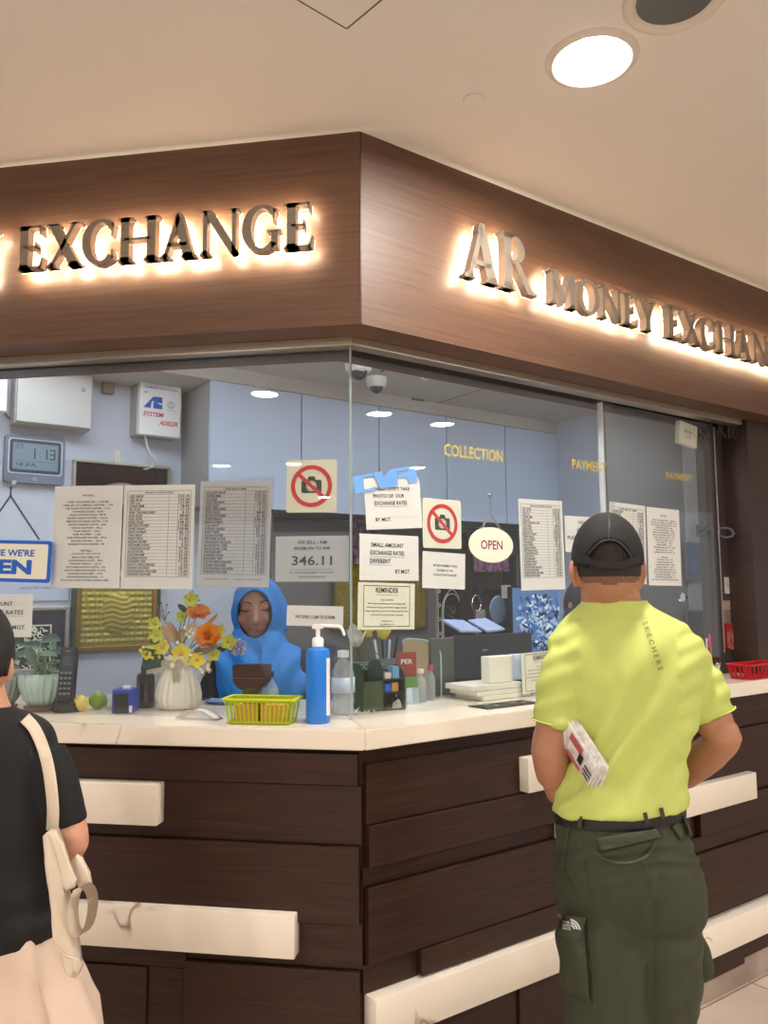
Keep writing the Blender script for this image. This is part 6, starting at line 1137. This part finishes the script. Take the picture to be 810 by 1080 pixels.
# ---------------- woman in the blue hijab behind the left window
B_=Fig(270,2.98); Pb=B_.pt; B3=MX((B_.a,B_.b,V((0,0,1)))).transposed(); hj=person('person','person in a bright blue headscarf and black sleeves looking down behind the left window',B_)
tn_=MX.Rotation(.15,3,'Z'); hcb=Pb(269,644,0); F3=B3@tn_@MX.Rotation(.18,3,'X')
fpt=lambda x,y,dy: Pb(x,y,dy)
bod=[ell(hcb,(.072,.092,.105),F3,28),ell(Pb(268,657,-.03),(.052,.055,.055),F3),ell(Pb(268,667,-.055),(.026,.026,.022),F3),ell(Pb(258,652,-.055),(.026,.022,.026),F3),ell(Pb(279,651,-.055),(.026,.022,.026),F3),
 tube([Pb(269.5,640,-.088),Pb(270,648,-.098),Pb(270,654,-.106)],[.008,.010,.013],12),ell(Pb(266.5,655,-.092),(.008,.009,.007)),ell(Pb(273.5,654.5,-.092),(.008,.009,.007)),
 tube([Pb(254,636,-.074),Pb(260,635,-.082),Pb(266,637,-.084)],.007,8),tube([Pb(274,636,-.084),Pb(280,634,-.080),Pb(285,636,-.070)],.007,8),ell(Pb(258.5,641.5,-.076),(.015,.012,.009)),ell(Pb(279.5,640.5,-.074),(.015,.012,.009)),ell(Pb(270.5,662,-.082),(.024,.014,.009)),
 B_.loft([(270,700,30,.06),(269,685,20,.055),(269,670,18,.052)],2),B_.loft([(272,690,34,.07),(276,715,44,.09),(277,800,40,.09)],2),
 tube(smoothpath([Pb(238,700,0),Pb(227,730,-.05),Pb(221,752,-.12),Pb(217,742,-.24)]),[.045]*4+[.038]*4+[.034]*4+[.024],14),tube(smoothpath([Pb(318,700,0),Pb(328,735,-.03),Pb(325,765,-.08),Pb(300,757,-.2)]),[.045]*4+[.038]*4+[.034]*4+[.024],14)]
bod+=hand(Pb(217,742,-.25),-B_.b*.9-B_.a*.25+V((0,0,.0)),V((0,0,1)),.16,.5,False)+hand(Pb(300,757,-.21),-B_.b*.6-B_.a*.6,V((0,0,1)),.16,.5,True)
bmf=fuse(bod,.0042,4); fb_=obj('body',bmf,SKIN3,hj,world=True,smooth='all'); bvf=BVHTree.FromPolygons([_wm(fb_)@v.co for v in bmf.vertices],[list(p.vertices) for p in bmf.polygons])
DKB=mat('dark_brow',c8(44,28,24),.7)
obj('eyebrow',ribbon(bvf,[(251.5,637.5),(256,635),(261,635),(265,637)],[1.3,1.8],.0006,.001,nu=2),DKB,hj,world=True); obj('eyebrow',ribbon(bvf,[(274.5,636),(279,633.5),(284,633.8),(287,636)],[1.8,1.3],.0006,.001,nu=2),DKB,hj,world=True)
obj('eyelid_line',ribbon(bvf,[(253.5,643.5),(258,645),(263,644)],1.2,.0006,.001,nu=2),DKB,hj,world=True); obj('eyelid_line',ribbon(bvf,[(275.5,643),(280,644),(284.5,642)],1.2,.0006,.001,nu=2),DKB,hj,world=True)
obj('lips',ribbon(bvf,[(263.5,661.5),(267,662.4),(270.5,662.2),(274,662.2),(277.5,660.8)],[2.8,2.8],.001,.002,nu=3),mat('mauve_lips',c8(134,66,68),.5),hj,world=True,smooth='all')
HB=mat('bright_blue_scarf',c8(26,122,206),.65,bump=.3,bs=600,var=.12,vs=30)
hs=fuse([ell(Pb(273,643,.008),(.100,.115,.126),B3,32),ell(Pb(283,650,.02),(.078,.09,.12),B3),B_.loft([(271,664,24,.085,-.0),(273,676,31,.10),(275,688,42,.115,.0),(276,702,50,.13,0),(277,725,54,.14,0),(277,760,55,.14,0)],3)],.0055,5)
def hjf(c):
    x,y=proj(c); ph=noise.noise(V((x*.03,y*.02,0)))*2
    if y<664: return .003*math.sin(math.atan2(y-645,x-268)*3+math.hypot(x-268,y-647)*.5+ph)*(1 if math.hypot((x-268)/1,(y-647)/1.3)>22 else 0)
    return .008*math.sin((x-275)*.22+(y-680)*.09*(1 if x>275 else -1)+ph)*min(1,(y-664)/20)
displace(hs,hjf); hb=bmesh.new(); hb.from_mesh(hs)
def infac(c):
    x,y=proj(c); return ((x-268.3)/18.6)**2+((y-647.5)/(25.5 if y<647 else 24.5))**2<1 and (c-hcb).dot(B_.b)<.0
bmesh.ops.delete(hb,geom=[f for f in hb.faces if infac(f.calc_center_median())],context='FACES'); bd=[v for v in hb.verts if v.is_boundary]
for v in bd:
    x,y=proj(v.co)
    if y<690 and x<300:
        t=math.atan2((y-647.5)/25,(x-268.3)/18.6); r=ray(268.3+18.9*math.cos(t),647.5+25.3*math.sin(t)); dd_=(v.co-C0).length; v.co=C0+r*dd_
bmesh.ops.solidify(hb,geom=list(hb.faces),thickness=.004); scf=obj('headscarf',hb,HB,hj,world=True,smooth='all')
sl=fuse([tube(smoothpath([Pb(240,694,0),Pb(228,722,-.04),Pb(221,746,-.10),Pb(219,743,-.18)]),[.055]*4+[.056]*4+[.05]*4+[.042],18,True),tube(smoothpath([Pb(316,700,0),Pb(326,735,-.03),Pb(323,764,-.08),Pb(306,758,-.17)]),[.055]*4+[.052]*4+[.046]*4+[.038],18,True),
 B_.loft([(276,700,44,.095),(277,740,46,.105),(277,800,46,.11)],2),rings([B_.ring(277,800,w_,.11+.001*w_/2,0,0,z=z_) for w_,z_ in ((46,1.05),(50,.8),(56,.5),(60,.2),(62,.03))])],.009,3)
obj('black_robe',sl,mat('black_robe_cloth',c8(20,20,24),.8),hj,world=True,smooth='all')
# ---------------- seated clerk at the right window
K_=Fig(612,3.25); Pk=K_.pt; K3=MX((K_.a,K_.b,V((0,0,1)))).transposed()@MX.Rotation(-.5,3,'Z'); kl=person('person','person with dark hair, pearl earring and patterned blouse, mostly hidden behind the capped man',K_)
hk_=Pk(618,641); kd=K3@V((0,1,0)); ks=K3@V((1,0,0))
bod=[ell(hk_,(.07,.09,.105),K3,24),ell(hk_+kd*.04-V((0,0,.05)),(.05,.056,.056),K3),tube([hk_-V((0,0,.06)),hk_-V((0,0,.19))],[.048,.055],16),ell(hk_-ks*.072-V((0,0,.005)),(.008,.018,.03),K3),ell(hk_+ks*.072-V((0,0,.005)),(.008,.018,.03),K3),tube([hk_+kd*.085,hk_+kd*.108-V((0,0,.02))],[.008,.013],10),
 K_.loft([(612,690,30,.06),(612,720,40,.09),(612,800,38,.09)],2),tube(smoothpath([Pk(582,705),Pk(572,745),Pk(580,760,.14)]),[.04]*4+[.036]*4+[.024],12),tube(smoothpath([Pk(648,705),Pk(656,745),Pk(648,760,.14)]),[.04]*4+[.036]*4+[.024],12)]
bod+=hand(Pk(580,760,.14),K_.b,V((0,0,1)),.16,.5,False)+hand(Pk(648,760,.14),K_.b,V((0,0,1)),.16,.5,True)
obj('body',fuse(bod,.005,4),SKIN3,kl,world=True,smooth='all')
obj('hair',fuse([ell(hk_+V((0,0,.012))-kd*.012,(.08,.09,.108),K3,28),ell(hk_-kd*.07-V((0,0,.05)),(.06,.05,.07),K3),ell(Pk(600,652,-.02),(.02,.03,.05))],.005,2),HAIR,kl,world=True,smooth='all')
ea=Pk(603.5,640,-.055); obj('ear',ell(ea,(.016,.02,.032),n=16),SKIN3,kl,world=True,smooth='all'); obj('earring',ell(Pk(605,650,-.078),(.006,)*3,n=12),mat('pearl',c8(236,230,220),.2),kl,world=True,smooth='all')
bl=mat('patterned_blouse',c8(24,26,44),.7); nt=bl.node_tree; vo=nt.nodes.new('ShaderNodeTexVoronoi'); vo.inputs['Scale'].default_value=55; vr=nt.nodes.new('ShaderNodeValToRGB'); vr.color_ramp.elements[0].position=.22; vr.color_ramp.elements[0].color=c8(210,208,206); vr.color_ramp.elements[1].position=.30; vr.color_ramp.elements[1].color=c8(22,24,40)
tc=nt.nodes.new('ShaderNodeTexCoord'); nt.links.new(tc.outputs['Object'],vo.inputs['Vector']); nt.links.new(vo.outputs['Distance'],vr.inputs[0]); nt.links.new(vr.outputs[0],nt.nodes['Principled BSDF'].inputs['Base Color'])
obj('blouse',fuse([K_.loft([(616,666,16,.055),(613,674,28,.07),(612,688,38,.09),(612,712,41,.105),(612,760,40,.11),(612,800,40,.11)],3),tube(smoothpath([Pk(582,698),Pk(573,730),Pk(574,752,.06)]),[.048]*4+[.045]*4+[.04],14),tube(smoothpath([Pk(646,698),Pk(655,730),Pk(652,752,.06)]),[.048]*4+[.045]*4+[.04],14)],.006,3),bl,kl,world=True,smooth='all')
ch=thing('clerk_stool','dark stool under the clerk behind the right window','stool',T(*K_.base)); obj('stool_seat',lathe([(.0005,.62),(.18,.62),(.2,.64),(.2,.68),(.18,.7),(.0005,.7)],32),BLACK,ch,smooth=True); obj('stool_post',lathe([(.0005,.03),(.025,.03),(.025,.615),(.0005,.615)],20),CHROME,ch,smooth=True); obj('stool_base',lathe([(.0005,0),(.22,0),(.22,.012),(.03,.03),(.0005,.03)],32),CHROME,ch,smooth=True)
obj('dark_trousers',fuse([K_.loft([(612,790,42,.11),(612,815,44,.13)],2),rings([K_.ring(612,815,w_,.12,0,0,z=z_) for w_,z_ in ((42,.95),(44,.82),(44,.71))])],.01,2),mat('navy_trousers',c8(26,28,40),.8),kl,world=True,smooth='all')
